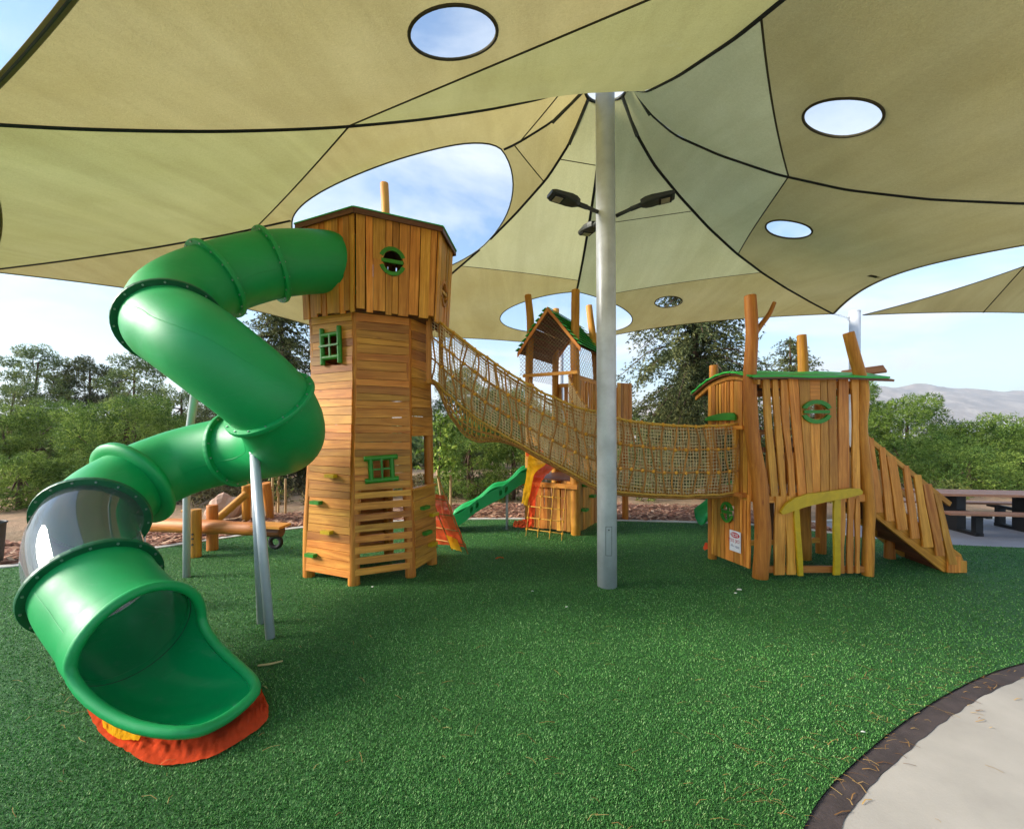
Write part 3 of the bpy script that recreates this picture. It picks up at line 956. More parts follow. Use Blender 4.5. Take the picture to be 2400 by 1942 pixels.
# ------------------------------------------------------------------ spiral tube slide
def plastic(name, base, rough):
    m, t, b, o = new_mat(name)
    tcn = t.nodes.new('ShaderNodeTexCoord')
    n = tex_noise(t, tcn.outputs['Object'], 2.2, 5, 0.6)
    r = ramp_node(t, [(0.3, tuple(c * 0.86 for c in base[:3])), (0.7, base)])
    t.links.new(n.outputs['Fac'], r.inputs[0]); t.links.new(r.outputs[0], b.inputs['Base Color'])
    n2 = tex_noise(t, tcn.outputs['Object'], 5.0, 6, 0.7)
    mr = t.nodes.new('ShaderNodeMapRange'); mr.inputs['To Min'].default_value = rough * 0.75; mr.inputs['To Max'].default_value = rough * 1.35
    t.links.new(n2.outputs['Fac'], mr.inputs['Value']); t.links.new(mr.outputs[0], b.inputs['Roughness'])
    # dust and rubbed streaks
    n4 = tex_noise(t, mapping(t, tcn.outputs['Object'], (3, 3, 9)), 1.4, 7, 0.72, 0.8)
    r4 = ramp_node(t, [(0.55, (0, 0, 0)), (0.82, (0.30, 0.30, 0.30))])
    t.links.new(n4.outputs['Fac'], r4.inputs[0])
    cc = mixc(t, r4.outputs[0], r.outputs[0], s2l(96, 160, 124))
    t.links.new(cc, b.inputs['Base Color'])
    n3 = tex_noise(t, tcn.outputs['Object'], 3.2, 2, 0.5)
    bump(t, n3.outputs['Fac'], 0.08, 0.02, b)
    b.inputs['Coat Weight'].default_value = 0.0
    return m
M['plastic'] = plastic('green_slide_plastic', s2l(2, 156, 80), 0.46)
M['plastic_in'] = plastic('polished_green_plastic', s2l(6, 148, 80), 0.09)
M['plastic_dark'] = plastic('dark_green_flange', s2l(8, 92, 54), 0.42)
m, t, b, o = new_mat('clear_polycarbonate')
tr = t.nodes.new('ShaderNodeBsdfTransparent'); tr.inputs['Color'].default_value = (0.95, 0.96, 0.97, 1)
gl = t.nodes.new('ShaderNodeBsdfGlossy'); gl.inputs['Roughness'].default_value = 0.04; gl.inputs['Color'].default_value = (0.95, 0.96, 1, 1)
lw = t.nodes.new('ShaderNodeFresnel'); lw.inputs['IOR'].default_value = 1.75
ms = t.nodes.new('ShaderNodeMixShader')
t.links.new(lw.outputs[0], ms.inputs[0]); t.links.new(tr.outputs[0], ms.inputs[1]); t.links.new(gl.outputs[0], ms.inputs[2])
df = t.nodes.new('ShaderNodeBsdfTranslucent'); df.inputs['Color'].default_value = (0.80, 0.84, 0.90, 1)
d2 = t.nodes.new('ShaderNodeBsdfDiffuse'); d2.inputs['Color'].default_value = (0.80, 0.84, 0.90, 1)
m3 = t.nodes.new('ShaderNodeMixShader'); t.links.new(df.outputs[0], m3.inputs[1]); t.links.new(d2.outputs[0], m3.inputs[2])
m4 = t.nodes.new('ShaderNodeMixShader'); m4.inputs[0].default_value = 0.09     # milky diffuse share stands in for a stronger pale sky reflection
t.links.new(ms.outputs[0], m4.inputs[1]); t.links.new(m3.outputs[0], m4.inputs[2])
t.links.new(m4.outputs[0], o.inputs['Surface']); t.nodes.remove(b)
M['clear'] = m

slide_pts = [(-2.14, 5.80, 4.20), (-2.42, 5.45, 4.13), (-2.86, 5.06, 3.94), (-3.26, 4.70, 3.64), (-3.40, 4.36, 3.32), (-3.22, 4.04, 3.00), (-2.98, 3.90, 2.86),
             (-2.68, 3.84, 2.66), (-2.31, 4.04, 2.27), (-2.38, 4.48, 1.95), (-2.76, 4.84, 1.83), (-3.29, 4.98, 1.75), (-3.78, 4.90, 1.62), (-4.02, 4.54, 1.42), (-3.98, 4.14, 1.24),
             (-3.76, 3.76, 1.03), (-3.34, 3.42, 0.76), (-2.99, 3.24, 0.58), (-2.66, 3.08, 0.47), (-2.28, 2.95, 0.42), (-1.86, 2.82, 0.42)]
SL = catmull([Vector(p) for p in slide_pts], 16)
_len = [0.0]
for a_, b_ in zip(SL[:-1], SL[1:]): _len.append(_len[-1] + (b_ - a_).length)
_len = np.array(_len); _sx = np.array([list(p) for p in SL])
def sl_pt(l): return Vector([float(np.interp(l, _len, _sx[:, k])) for k in range(3)])
def sl_frame(l):
    tg = (sl_pt(min(_len[-1], l + 0.03)) - sl_pt(max(0, l - 0.03))).normalized()
    up = Vector((0, 0, 1)); up = (up - tg * up.dot(tg)).normalized()
    return sl_pt(l), tg, up, tg.cross(up)
def L_at(k): return float(_len[int(k * 16)])      # arc length at control point k
RT = 0.382
slide = thing('tube_slide', 'green spiral tube slide with a clear section winding down from the plank tower', 'slide', (-2.9, 4.0, 0))
def tube_part(name, l0, l1, mat, r=RT, n=40, step=0.05):
    k = max(3, int((l1 - l0) / step)); vs = []; fs = []
    for i in range(k + 1):
        p, tg, up, sd_ = sl_frame(l0 + (l1 - l0) * i / k)
        for j in range(n):
            a = 2 * math.pi * j / n
            vs.append(p + (up * math.cos(a) + sd_ * math.sin(a)) * r)
    for i in range(k):
        for j in range(n): fs.append((i * n + j, i * n + (j + 1) % n, i * n + n + (j + 1) % n, i * n + n + j))
    o = mk(name, vs, fs, mat, slide, smooth=True)
    if name == 'tube_section':
        for a in (math.pi * 0.5, math.pi * 1.5):
            pts = []
            for i in range(k + 1):
                p, tg, up, sd_ = sl_frame(l0 + (l1 - l0) * i / k); pts.append(p + (up * math.cos(a - 0.35) + sd_ * math.sin(a - 0.35)) * (r - 0.0015))
            mb = MB(); mb.tube(pts, 0.0035, 5); mb.build('mould_seam', mat, o, smooth=True)
    return o
def flange(l, width, r, mat, bolts=True, bell=False):
    p, tg, up, sd_ = sl_frame(l)
    n = 44; prof = [(-width / 2, RT - 0.008), (-width / 2, r), (-width / 2 * 0.5, r + 0.004), (width / 2 * 0.5, r + 0.004), (width / 2, r), (width / 2, RT - 0.008)]
    if bell: prof = [(-0.10, RT), (-0.05, RT + 0.02), (-0.02, r), (0.02, r + 0.006), (0.05, r - 0.005), (0.07, RT + 0.03), (0.07, RT - 0.01)]
    vs = []; fs = []; q = len(prof)
    for j in range(n):
        a = 2 * math.pi * j / n; d = up * math.cos(a) + sd_ * math.sin(a)
        for (x, rr) in prof: vs.append(p + tg * x + d * rr)
    for j in range(n):
        for k in range(q - 1): fs.append((j * q + k, j * q + k + 1, ((j + 1) % n) * q + k + 1, ((j + 1) % n) * q + k))
    o = mk('flange', vs, fs, mat, slide, smooth=bell)
    if bolts:
        mb = MB()
        for j in range(16):
            a = 2 * math.pi * (j + 0.5) / 16; d = up * math.cos(a) + sd_ * math.sin(a)
            for s_ in (-1, 1):
                c = p + d * (RT + (r - RT) * 0.55)
                mb.tube([c + tg * s_ * (width / 2 - 0.002), c + tg * s_ * (width / 2 + 0.010)], 0.009, 6)
        mb.build('bolts', M['bolt'], o, kind='stuff')
    return o
FL = [0.14, L_at(2.0), L_at(3.0), L_at(5.1), L_at(8.1), L_at(10.9), L_at(13.0), L_at(14.4), L_at(16.1)]
END0 = L_at(17.6)
for i in range(len(FL) - 1):
    if i == 7:
        tube_part('clear_section', FL[i], FL[i + 1], M['clear'], RT - 0.006)
    else:
        tube_part('tube_section', FL[i], FL[i + 1], M['plastic'])
for i, l in enumerate(FL):
    if i == 6: flange(l, 0.05, RT + 0.10, M['plastic'], False, True)
    else: flange(l, 0.045, RT + (0.05 if i else 0.045), M['plastic_dark'] if i in (3, 7, 8) else M['plastic'])
tube_part('tube_section', FL[8], END0, M['plastic'])
tube_part('inner_liner', FL[8], END0 - 0.035, M['plastic_in'], RT - 0.006)
# exit chute: full tube at the top opening out into a tray with a rolled rim
LT = _len[-1] - END0
def chute_pt(phi, v, grow=0.0):
    """phi 0 = floor, +-pi = crown; v 0..1 towards the rim"""
    w = abs(phi) / math.pi
    sm = min(1.0, max(0.0, (w - 0.12) / 0.40)); sm = sm * sm * (3 - 2 * sm)
    reach = 1.0 - 0.80 * sm - 0.08 * w
    l = END0 - 0.03 + (LT * reach + 0.03) * v
    p, tg, up, sd_ = sl_frame(min(l, _len[-1] - 0.001))
    e = max(0.0, (l - END0) / LT)
    r = RT + grow - 0.004 + 0.024 * e
    flat = 0.10 * e * e                                  # the floor flattens and lifts towards the lip
    d = -up * math.cos(phi) * (r - flat) + sd_ * math.sin(phi) * (r + 0.05 * e)
    return p + d
NP, NVV = 56, 22
vs = []; fs = []
for j in range(NP + 1):
    for k in range(NVV + 1): vs.append(chute_pt(-math.pi + 2 * math.pi * j / NP, k / NVV))
for j in range(NP):
    for k in range(NVV): q = j * (NVV + 1) + k; fs.append((q, q + 1, q + NVV + 2, q + NVV + 1))
chute = mk('exit_chute', vs, fs, M['plastic_in'], slide, smooth=True)
vs2 = [chute_pt(-math.pi + 2 * math.pi * j / NP, k / NVV, 0.014) for j in range(NP + 1) for k in range(NVV + 1)]
mk('outer_shell', vs2, fs, M['plastic'], chute, smooth=True)
bm = bmesh.new(); bm.from_mesh(chute.data); bmesh.ops.remove_doubles(bm, verts=bm.verts[:], dist=1e-4); bmesh.ops.recalc_face_normals(bm, faces=bm.faces[:]); bm.to_mesh(chute.data); bm.free()
rim_pts = [chute_pt(-math.pi + 2 * math.pi * j / NP, 1.0, 0.008) for j in range(NP)]
mb = MB(); mb.tube(rim_pts, 0.036, 10, closed=True); mb.build('rim', M['plastic'], chute, smooth=True)
# joint line inside the mouth
mb = MB(); p, tg, up, sd_ = sl_frame(END0 + 0.02)
mb.tube([p + (up * math.cos(a) + sd_ * math.sin(a)) * (RT - 0.002) for a in [math.pi * 0.28 + math.pi * 1.44 * k / 40 for k in range(41)]], 0.004, 5)
mb.build('joint_seal', M['black'], chute)
# support legs
def leg(pts, rad, clamp_l=None):
    pts = [Vector(q) for q in pts]
    mb = MB(); mb.tube(pts, rad, 20); o = mb.build('support_post', M['post_paint'], slide, smooth=True)
    top = pts[-1]
    d = (pts[-1] - pts[-2]).normalized()
    mb = MB(); mb.tube([top - d * 0.05, top + d * 0.01], rad * 1.10, 20); mb.build('collar', M['steel'], o)
    return o
# front twin legs under the second bend
J = at(532, 935, 4.28)
leg([Vector((-2.59, 4.40, 0)), J + Vector((-0.035, 0.05, -0.02))], 0.036)
o = leg([Vector((-2.31, 4.08, 0)), J + Vector((0.02, -0.03, -0.02))], 0.042)
mb = MB(); mb.box((0, 0, 0.10), (0.06, 0.03, 0.22), Matrix.Translation(J)); mb.build('bracket', M['steel'], o)
mb = MB(); mb.tube([J + Vector((0.0, -0.03, 0.05)), J + Vector((0.0, -0.075, 0.05))], 0.010, 8); mb.build('bolt', M['dark_metal'], o)
# tall leg behind, bent at the top
leg([Vector((-4.40, 5.77, 0)), Vector((-4.40, 5.77, 0.9)), Vector((-4.38, 5.75, 1.75)), Vector((-3.72, 5.02, 2.50)), Vector((-3.32, 4.62, 3.15))], 0.044)
# short leg under the clear section
leg([Vector((-4.12, 4.72, 0)), Vector((-4.12, 4.72, 0.97))], 0.052)
# ------------------------------------------------------------------ timber helpers
def poly_board(name, poly, normal, thick, mat, parent, label=None):
    """flat board: outline polygon (world points), thickness along the normal; grain along its longest side"""
    p = [Vector(q) for q in poly]; n = Vector(normal).normalized() * thick
    best = max(((p[(i + 1) % len(p)] - p[i]) for i in range(len(p))), key=lambda v: v.length)
    c = Vector((0, 0, 0))
    for q in p: c += q
    c /= len(p)
    fr = frame(c, best, n)
    mb = MB(); mb.prism(p, n)
    o = mb.build(name, mat, parent, fr, label=label)
    return o
def board(name, a, b_, w, thick, side, mat, parent, wave=0.0, nseg=1, w2=None, label=None):
    """board from a to b_, width w across 'side', thickness along side x axis; wavy edges when wave > 0"""
    a = Vector(a); b_ = Vector(b_); side = Vector(side).normalized()
    d = (b_ - a).normalized(); nrm = side.cross(d).normalized(); w2 = w2 or w
    fr = frame((a + b_) / 2, d, nrm)
    vs = []; fs = []
    ph = random.uniform(0, 50)
    for i in range(nseg + 1):
        t_ = i / nseg; p = a.lerp(b_, t_); ww = (w + (w2 - w) * t_) / 2
        o1 = wave * noise.noise(Vector((ph, t_ * 2.2, 0))); o2 = wave * noise.noise(Vector((ph, t_ * 2.2, 9)))
        e0 = p - side * ww + side * o1; e1 = p + side * ww + side * o2
        vs += [e0 - nrm * thick / 2, e1 - nrm * thick / 2, e1 + nrm * thick / 2, e0 + nrm * thick / 2]
    fs = [(3, 2, 1, 0), (4 * nseg, 4 * nseg + 1, 4 * nseg + 2, 4 * nseg + 3)]
    for i in range(nseg):
        for k in range(4): fs.append((4 * i + k, 4 * i + (k + 1) % 4, 4 * i + 4 + (k + 1) % 4, 4 * i + 4 + k))
    return mk(name, vs, fs, mat, parent, fr, label=label)
def log(name, pts, rad, mat, parent, n=14, seg=5, jitter=0.10, label=None):
    pts = [Vector(p) for p in pts]
    if len(pts) == 2: pts = [pts[0], pts[0].lerp(pts[1], 0.5), pts[1]]
    path = catmull(pts, seg)
    if isinstance(rad, (list, tuple)):
        rr = [float(np.interp(i / (len(path) - 1), np.linspace(0, 1, len(rad)), rad)) for i in range(len(path))]
    else: rr = [rad] * len(path)
    # slight rounding at the cut ends
    d0 = (path[0] - path[1]).normalized(); d1 = (path[-1] - path[-2]).normalized()
    path = [path[0] + d0 * 0.012] + path + [path[-1] + d1 * 0.012]
    rr = [rr[0] * 0.92] + rr + [rr[-1] * 0.92]
    fr = frame(sum(path, Vector()) / len(path), path[-1] - path[0])
    mb = MB(); mb.tube(path, rr, n, jitter=jitter)
    o = mb.build(name, mat, parent, fr, label=label)
    me = o.data
    me.polygons.foreach_set('use_smooth', [len(p.vertices) == 4 for p in me.polygons])
    return o
def arc_piece(name, fr, rx, rz, a0, a1, w, thick, mat, parent, n=9):
    """curved strip in the local XZ plane of fr, thickness along -Y"""
    outer_ = [fr @ Vector(((rx + w) * math.cos(a), 0, (rz + w) * math.sin(a))) for a in np.linspace(a0, a1, n)]
    inner_ = [fr @ Vector((rx * math.cos(a), 0, rz * math.sin(a))) for a in np.linspace(a1, a0, n)]
    nrm = (fr.to_3x3() @ Vector((0, -1, 0))).normalized()
    vs = outer_ + inner_[::-1]
    mb = MB()
    for i in range(n - 1):
        q = [outer_[i], outer_[i + 1], inner_[n - 2 - i], inner_[n - 1 - i]]
    V_ = []; F_ = []
    for i in range(n):
        o_, i_ = outer_[i], inner_[n - 1 - i]
        V_ += [o_, i_, i_ + nrm * thick, o_ + nrm * thick]
    for i in range(n - 1):
        for k in range(4): F_.append((4 * i + k, 4 * i + (k + 1) % 4, 4 * i + 4 + (k + 1) % 4, 4 * i + 4 + k))
    F_ += [(3, 2, 1, 0), (4 * n - 4, 4 * n - 3, 4 * n - 2, 4 * n - 1)]
    return mk(name, V_, F_, mat, parent)
def eye_window(parent, fr, rx, rz, mat, w=0.045, bar=True, a_gap=0.42, thick=0.03, cross=False):
    """window trim: an upper and a lower arc with a bar between"""
    root = arc_piece('window_frame', fr, rx, rz, a_gap, math.pi - a_gap, w, thick, mat, parent)
    arc_piece('window_frame', fr, rx, rz, math.pi + a_gap, 2 * math.pi - a_gap, w, thick, mat, parent)
    if bar:
        nrm = fr.to_3x3() @ Vector((0, -1, 0)); x = fr.to_3x3() @ Vector((1, 0, 0)); z = fr.to_3x3() @ Vector((0, 0, 1)); c = fr.translation + nrm * thick * 0.5
        board('window_bar', c - x * rx * 1.12, c + x * rx * 1.12, 0.045, thick * 0.8, z, mat, parent)
        if cross: board('window_bar', c - z * rz * 1.05 - nrm * 0.026, c + z * rz * 1.05 - nrm * 0.026, 0.03, thick * 0.6, x, mat, parent)
def face_frame(a, b_):
    """local frame on a vertical face running a->b_ (outside on the right of travel): X along, -Y outward, Z up"""
    x = (Vector((b_[0], b_[1], 0)) - Vector((a[0], a[1], 0))).normalized()
    y = Vector((0, 0, 1)).cross(x)
    m_ = Matrix((x, y, Vector((0, 0, 1)))).transposed().to_4x4(); m_.translation = Vector((a[0], a[1], 0))
    return m_
# ------------------------------------------------------------------ plank tower (six-sided, waisted)
TA = [Vector(p) for p in ((-2.82, 5.78, 0), (-2.04, 5.44, 0), (-1.33, 5.78, 0), (-1.13, 6.36, 0), (-1.91, 6.70, 0), (-2.62, 6.36, 0))]
TC_ = sum(TA, Vector()) / 6
towerA = thing('plank_tower', 'tall six-sided tower of orange horizontal planks with an overhanging boarded cabin, slide leaving its side', 'play tower', (TC_.x, TC_.y, 0))
WAIST = [(0.0, 1.0), (0.7, 0.985), (1.3, 0.955), (1.9, 0.93), (2.5, 0.90), (3.0, 0.90), (3.5, 0.915)]
def waist(z): return float(np.interp(z, [w[0] for w in WAIST], [w[1] for w in WAIST]))
def ta(i, z, grow=0.0):
    p = TA[i % 6]; d = p - TC_
    k = waist(z)
    return Vector((TC_.x + d.x * k, TC_.y + d.y * k, z)) + d.normalized() * grow
for i in range(6):
    log('corner_post', [ta(i, z, -0.062 + 0.012 * math.sin(z * 2.1 + i)) for z in (-0.02, 0.6, 1.2, 1.8, 2.4, 3.0, 3.5)], [0.075, 0.072, 0.068, 0.066, 0.066, 0.066], M['wood_log'], towerA)
def face_pt(i, u, z, out=0.0):
    a, c = ta(i, z), ta(i + 1, z)
    n = Vector(((c - a).y, -(c - a).x, 0)).normalized()
    return a.lerp(c, u) + n * out
def plank_face(i, z0, z1, rows, u0=0.03, u1=0.975, holes=(), skew=0.02, gap=0.006, thick=0.024, slat=None):
    zs = np.linspace(z0, z1, rows + 1)
    L_ = zs.copy(); R_ = zs.copy()
    for k in range(1, rows):
        dl, dr = random.uniform(-1, 1) * skew, random.uniform(-1, 1) * skew
        L_[k] += dl; R_[k] += dr
    for k in range(rows):
        th = thick + random.uniform(-0.004, 0.004)
        ua, ub = u0 + 0.012 * math.sin(zs[k] * 2.3 + i) + random.uniform(-0.006, 0.006), u1 + 0.012 * math.sin(zs[k] * 2.0 + 2 + i) + random.uniform(-0.006, 0.006)
        g = slat if slat else gap
        segs = [(ua, ub)]
        for (hu0, hu1, hz0, hz1) in holes:
            if L_[k] < hz1 - 0.02 and L_[k + 1] > hz0 + 0.02:
                new = []
                for (p, q) in segs:
                    if hu0 > p: new.append((p, min(q, hu0)))
                    if hu1 < q: new.append((max(p, hu1), q))
                segs = new
        for (p, q) in segs:
            if q - p < 0.03: continue
            zl = lambda arr, u: arr[0] + (arr[1] - arr[0]) * u
            lo = (L_[k] + g / 2, R_[k] + g / 2); hi = (L_[k + 1] - g / 2, R_[k + 1] - g / 2)
            pts = [face_pt(i, p, zl(lo, p)), face_pt(i, q, zl(lo, q)), face_pt(i, q, zl(hi, q)), face_pt(i, p, zl(hi, p))]
            a, c = ta(i, 1.0), ta(i + 1, 1.0)
            n = Vector(((c - a).y, -(c - a).x, 0)).normalized()
            poly_board('plank', pts, n, th, M['wood'], towerA)
# left face, front face (open slats below), right face (gap for looking out), three back faces
plank_face(0, 0.10, 3.50, 31, holes=[(0.34, 0.74, 2.90, 3.28)])
plank_face(1, 1.21, 3.50, 22, holes=[(0.26, 0.66, 1.34, 1.62)])
plank_face(1, 0.10, 1.21, 8, slat=0.055, skew=0.010, thick=0.03)
plank_face(2, 1.90, 3.50, 12); plank_face(2, 0.10, 1.16, 8)
plank_face(4, 0.10, 3.50, 24); plank_face(5, 0.10, 3.50, 24)
plank_face(3, 2.30, 3.50, 9)
for z in (1.0,):
    pass
# cabin on top: vertical boards of uneven length
HA = [Vector(p) for p in ((-2.76, 5.68, 0), (-1.935, 5.30, 0), (-1.04, 5.74, 0), (-0.97, 6.45, 0), (-1.88, 6.88, 0), (-2.62, 6.52, 0))]
HZ0, HZ1 = 3.50, 4.66
def ha(i, z):
    k = 0.985 + 0.055 * (z - HZ0) / (HZ1 - HZ0)
    p = HA[i % 6]; return Vector((TC_.x + (p.x - TC_.x) * k, TC_.y + (p.y - TC_.y) * k, z))
def cabin_face(i, hole=None):
    a, c = ha(i, HZ0), ha(i + 1, HZ0); Lf = (c - a).length
    x = 0.0; n = Vector(((c - a).y, -(c - a).x, 0)).normalized()
    while x < Lf - 0.02:
        w = min(random.uniform(0.08, 0.15), Lf - x)
        if Lf - x - w < 0.05: w = Lf - x
        u0, u1 = (x + 0.004) / Lf, (x + w - 0.004) / Lf
        zb = HZ0 - random.choice((-0.02, 0.0, 0.015, 0.03, 0.05)) - random.uniform(0, 0.015); th = random.uniform(0.020, 0.030); out_ = random.choice((0, 0.004, 0.012))
        P_ = lambda u, z: ha(i, z).lerp(ha(i + 1, z), u) + n * out_
        sk = random.uniform(-0.01, 0.01) / Lf
        if hole:
            cu, cz, ru, rz = hole
            def e(u, s_):
                q = (u - cu) / ru
                return cz + s_ * rz * math.sqrt(max(0.0, 1 - q * q))
            if u1 > cu - ru and u0 < cu + ru:
                um = [u0 + (u1 - u0) * k / 4 for k in range(5)]
                poly_board('board', [P_(u0, zb)] + [P_(u1, zb)] + [P_(u, e(u, -1)) for u in reversed(um)], n, th, M['wood'], towerA)
                poly_board('board', [P_(u, e(u, 1)) for u in um] + [P_(u1, HZ1), P_(u0, HZ1)], n, th, M['wood'], towerA)
                x += w; continue
        poly_board('board', [P_(u0 + sk, zb), P_(u1 + sk, zb), P_(u1, HZ1), P_(u0, HZ1)], n, th, M['wood'], towerA)
        x += w
W1 = (0.435, 4.14, 0.125, 0.135)
W2 = (0.50, 3.93, 0.16, 0.14)
for i in range(6): cabin_face(i, W1 if i == 1 else (W2 if i == 2 else None))
def cabin_fr(i, hole):
    a, c = ha(i, HZ0), ha(i + 1, HZ0); f_ = face_frame(a, c)
    p = a.lerp(c, hole[0]); n = Vector(((c - a).y, -(c - a).x, 0)).normalized()
    f_.translation = Vector((p.x, p.y, hole[1])) + n * 0.034
    return f_, (c - a).length
f_, Lf = cabin_fr(1, W1); eye_window(towerA, f_, W1[2] * Lf, W1[3], M['green_paint'], w=0.05, a_gap=0.38)
f_, Lf = cabin_fr(2, W2); eye_window(towerA, f_, W2[2] * Lf, W2[3], M['wood'], w=0.05, a_gap=0.38)
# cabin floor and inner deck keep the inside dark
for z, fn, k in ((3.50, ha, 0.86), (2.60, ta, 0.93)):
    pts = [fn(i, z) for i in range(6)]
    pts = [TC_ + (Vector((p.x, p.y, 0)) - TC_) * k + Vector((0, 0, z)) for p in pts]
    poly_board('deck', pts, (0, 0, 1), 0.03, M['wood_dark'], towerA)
# hipped roof with a dark underside and a green upper skin
apex = Vector((TC_.x, TC_.y, HZ1 + 0.30))
eav = []
for i in range(6):
    p = ha(i, HZ1); d = (p - Vector((TC_.x, TC_.y, HZ1))).normalized(); eav.append(p + d * 0.075 + Vector((0, 0, 0.01)))
for i in range(6):
    a, c = eav[i], eav[(i + 1) % 6]; n = (c - a).cross(apex - a).normalized()
    if n.z < 0: n = -n
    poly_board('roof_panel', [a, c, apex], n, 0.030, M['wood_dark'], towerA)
    poly_board('roof_skin', [a + n * 0.032 + (a - apex) * 0.01, c + n * 0.032 + (c - apex) * 0.01, apex + n * 0.034], n, 0.012, M['green_roof'], towerA)
    board('fascia', a + Vector((0, 0, -0.012)), c + Vector((0, 0, -0.012)), 0.05, 0.02, (0, 0, 1), M['wood_dark'], towerA)
log('roof_post', [Vector((-1.80, 6.05, 4.55)), Vector((-1.79, 6.05, 5.0)), Vector((-1.81, 6.05, 5.47))], 0.058, M['wood_log'], towerA)
# log-framed square windows, painted green
def log_window(i, cu, cz, w, h, lean, cross_upright=True):
    c = face_pt(i, cu, cz, 0.05)
    a, b2 = ta(i, cz), ta(i + 1, cz); x = (b2 - a).normalized(); z = Vector((0, 0, 1)); n = Vector((x.y, -x.x, 0))
    x2 = (x * math.cos(lean) + z * math.sin(lean)); z2 = (z * math.cos(lean) - x * math.sin(lean))
    return c, x2, z2, n
c, x, z, n = log_window(1, 0.46, 1.48, 0.4, 0.3, 0.05)
for s_ in (1, -1):
    log('window_rail', [c - x * 0.20 + z * 0.145 * s_, c + x * 0.20 + z * 0.145 * s_], 0.034, M['green_paint'], towerA, jitter=0.05)
    log('window_stile', [c + x * 0.135 * s_ - z * 0.14, c + x * 0.135 * s_ + z * 0.14], 0.032, M['green_paint'], towerA, jitter=0.05)
board('window_bar', c - z * 0.15 + n * 0.03, c + z * 0.15 + n * 0.03, 0.024, 0.02, x, M['green_paint'], towerA)
board('window_bar', c - x * 0.13 + n * 0.008, c + x * 0.13 + n * 0.008, 0.024, 0.02, z, M['green_paint'], towerA)
c, x, z, n = log_window(0, 0.54, 3.09, 0.4, 0.4, 0.04)
for s_ in (1, -1):
    log('window_stile', [c + x * 0.15 * s_ - z * 0.23, c + x * 0.15 * s_ + z * 0.23], 0.032, M['green_paint'], towerA, jitter=0.05)
    log('window_rail', [c - x * 0.14 + z * 0.15 * s_, c + x * 0.14 + z * 0.15 * s_], 0.030, M['green_paint'], towerA, jitter=0.05)
board('window_bar', c - z * 0.16 + n * 0.02, c + z * 0.16 + n * 0.02, 0.024, 0.02, x, M['green_paint'], towerA)
board('window_bar', c - x * 0.17 + n * 0.034, c + x * 0.17 + n * 0.034, 0.024, 0.02, z, M['green_paint'], towerA)
# climbing blocks
def block(i, u, z, mat):
    c = face_pt(i, u, z, 0.024); a, b2 = ta(i, z), ta(i + 1, z); x = (b2 - a).normalized(); n = Vector((x.y, -x.x, 0))
    vs_ = []
    mb = MB(); mb.box((0, -0.035, 0), (0.16, 0.07, 0.045), Matrix.Translation(c) @ Matrix((x, -n, Vector((0, 0, 1)))).transposed().to_4x4())
    mb.build('climbing_block', M[mat], towerA, frame(c, x))
for (i, u, z, mt) in ((0, 0.60, 1.39, 'yellow_paint'), (0, 0.30, 1.03, 'green_paint'), (0, 0.55, 0.66, 'yellow_paint'), (0, 0.22, 0.33, 'green_paint'),
                      (2, 0.38, 0.90, 'green_paint'), (2, 0.78, 0.76, 'yellow_paint'), (2, 0.45, 0.54, 'green_paint'), (2, 0.70, 0.34, 'yellow_paint'),
                      (4, 0.4, 0.8, 'green_paint'), (5, 0.5, 1.0, 'yellow_paint')):
    block(i, u, z, mt)
# sill of the look-out gap
a, c = face_pt(2, 0.0, 1.18), face_pt(2, 1.0, 1.18)
board('sill', a, c, 0.09, 0.03, Vector(((c - a).y, -(c - a).x, 0)), M['wood'], towerA)
# ------------------------------------------------------------------ playhouse with arched roof and stairs
FLp, FRp, BRp, BLp = Vector((3.32, 5.74, 0)), Vector((4.86, 5.84, 0)), Vector((5.00, 6.86, 0)), Vector((3.08, 6.58, 0))
house = thing('playhouse', 'timber playhouse on crooked log posts with green arched roof, yellow doorway and side stairs', 'playhouse', (4.05, 6.25, 0))
DECK = 1.12
log('corner_post', [(3.34, 5.74, -0.02), (3.378, 5.74, 0.55), (3.355, 5.74, 0.94), (3.327, 5.74, 1.32), (3.24, 5.74, 1.83), (3.206, 5.74, 2.35), (3.208, 5.75, 2.80), (3.24, 5.76, 3.28), (3.22, 5.77, 3.79)], [0.098, 0.100, 0.098, 0.094, 0.088, 0.086, 0.084, 0.080, 0.076], M['wood_log'], house, n=18)
log('branch', [(3.25, 5.76, 3.24), (3.36, 5.76, 3.40), (3.47, 5.77, 3.54), (3.545, 5.77, 3.70)], [0.038, 0.034, 0.030, 0.026], M['wood_log'], house)
log('corner_post', [(4.87, 5.84, -0.02), (4.88, 5.84, 0.55), (4.88, 5.84, 1.05), (4.78, 5.84, 1.96), (4.79, 5.84, 2.35), (4.78, 5.84, 2.65), (4.62, 5.86, 3.31)], [0.070, 0.070, 0.072, 0.076, 0.076, 0.074, 0.068], M['wood_log'], house, n=16)
log('corner_post', [(3.10, 6.60, -0.02), (3.10, 6.6, 1.2), (3.12, 6.6, 2.97)], 0.065, M['wood_log'], house)
log('corner_post', [(4.98, 6.88, -0.02), (4.99, 6.88, 1.3), (4.95, 6.88, 2.6)], 0.075, M['wood_log'], house)
log('roof_post', [(4.49, 6.60, -0.02), (4.50, 6.60, 1.2), (4.51, 6.6, 2.6), (4.48, 6.60, 3.44)], [0.12, 0.11, 0.075, 0.068], M['wood_log'], house)
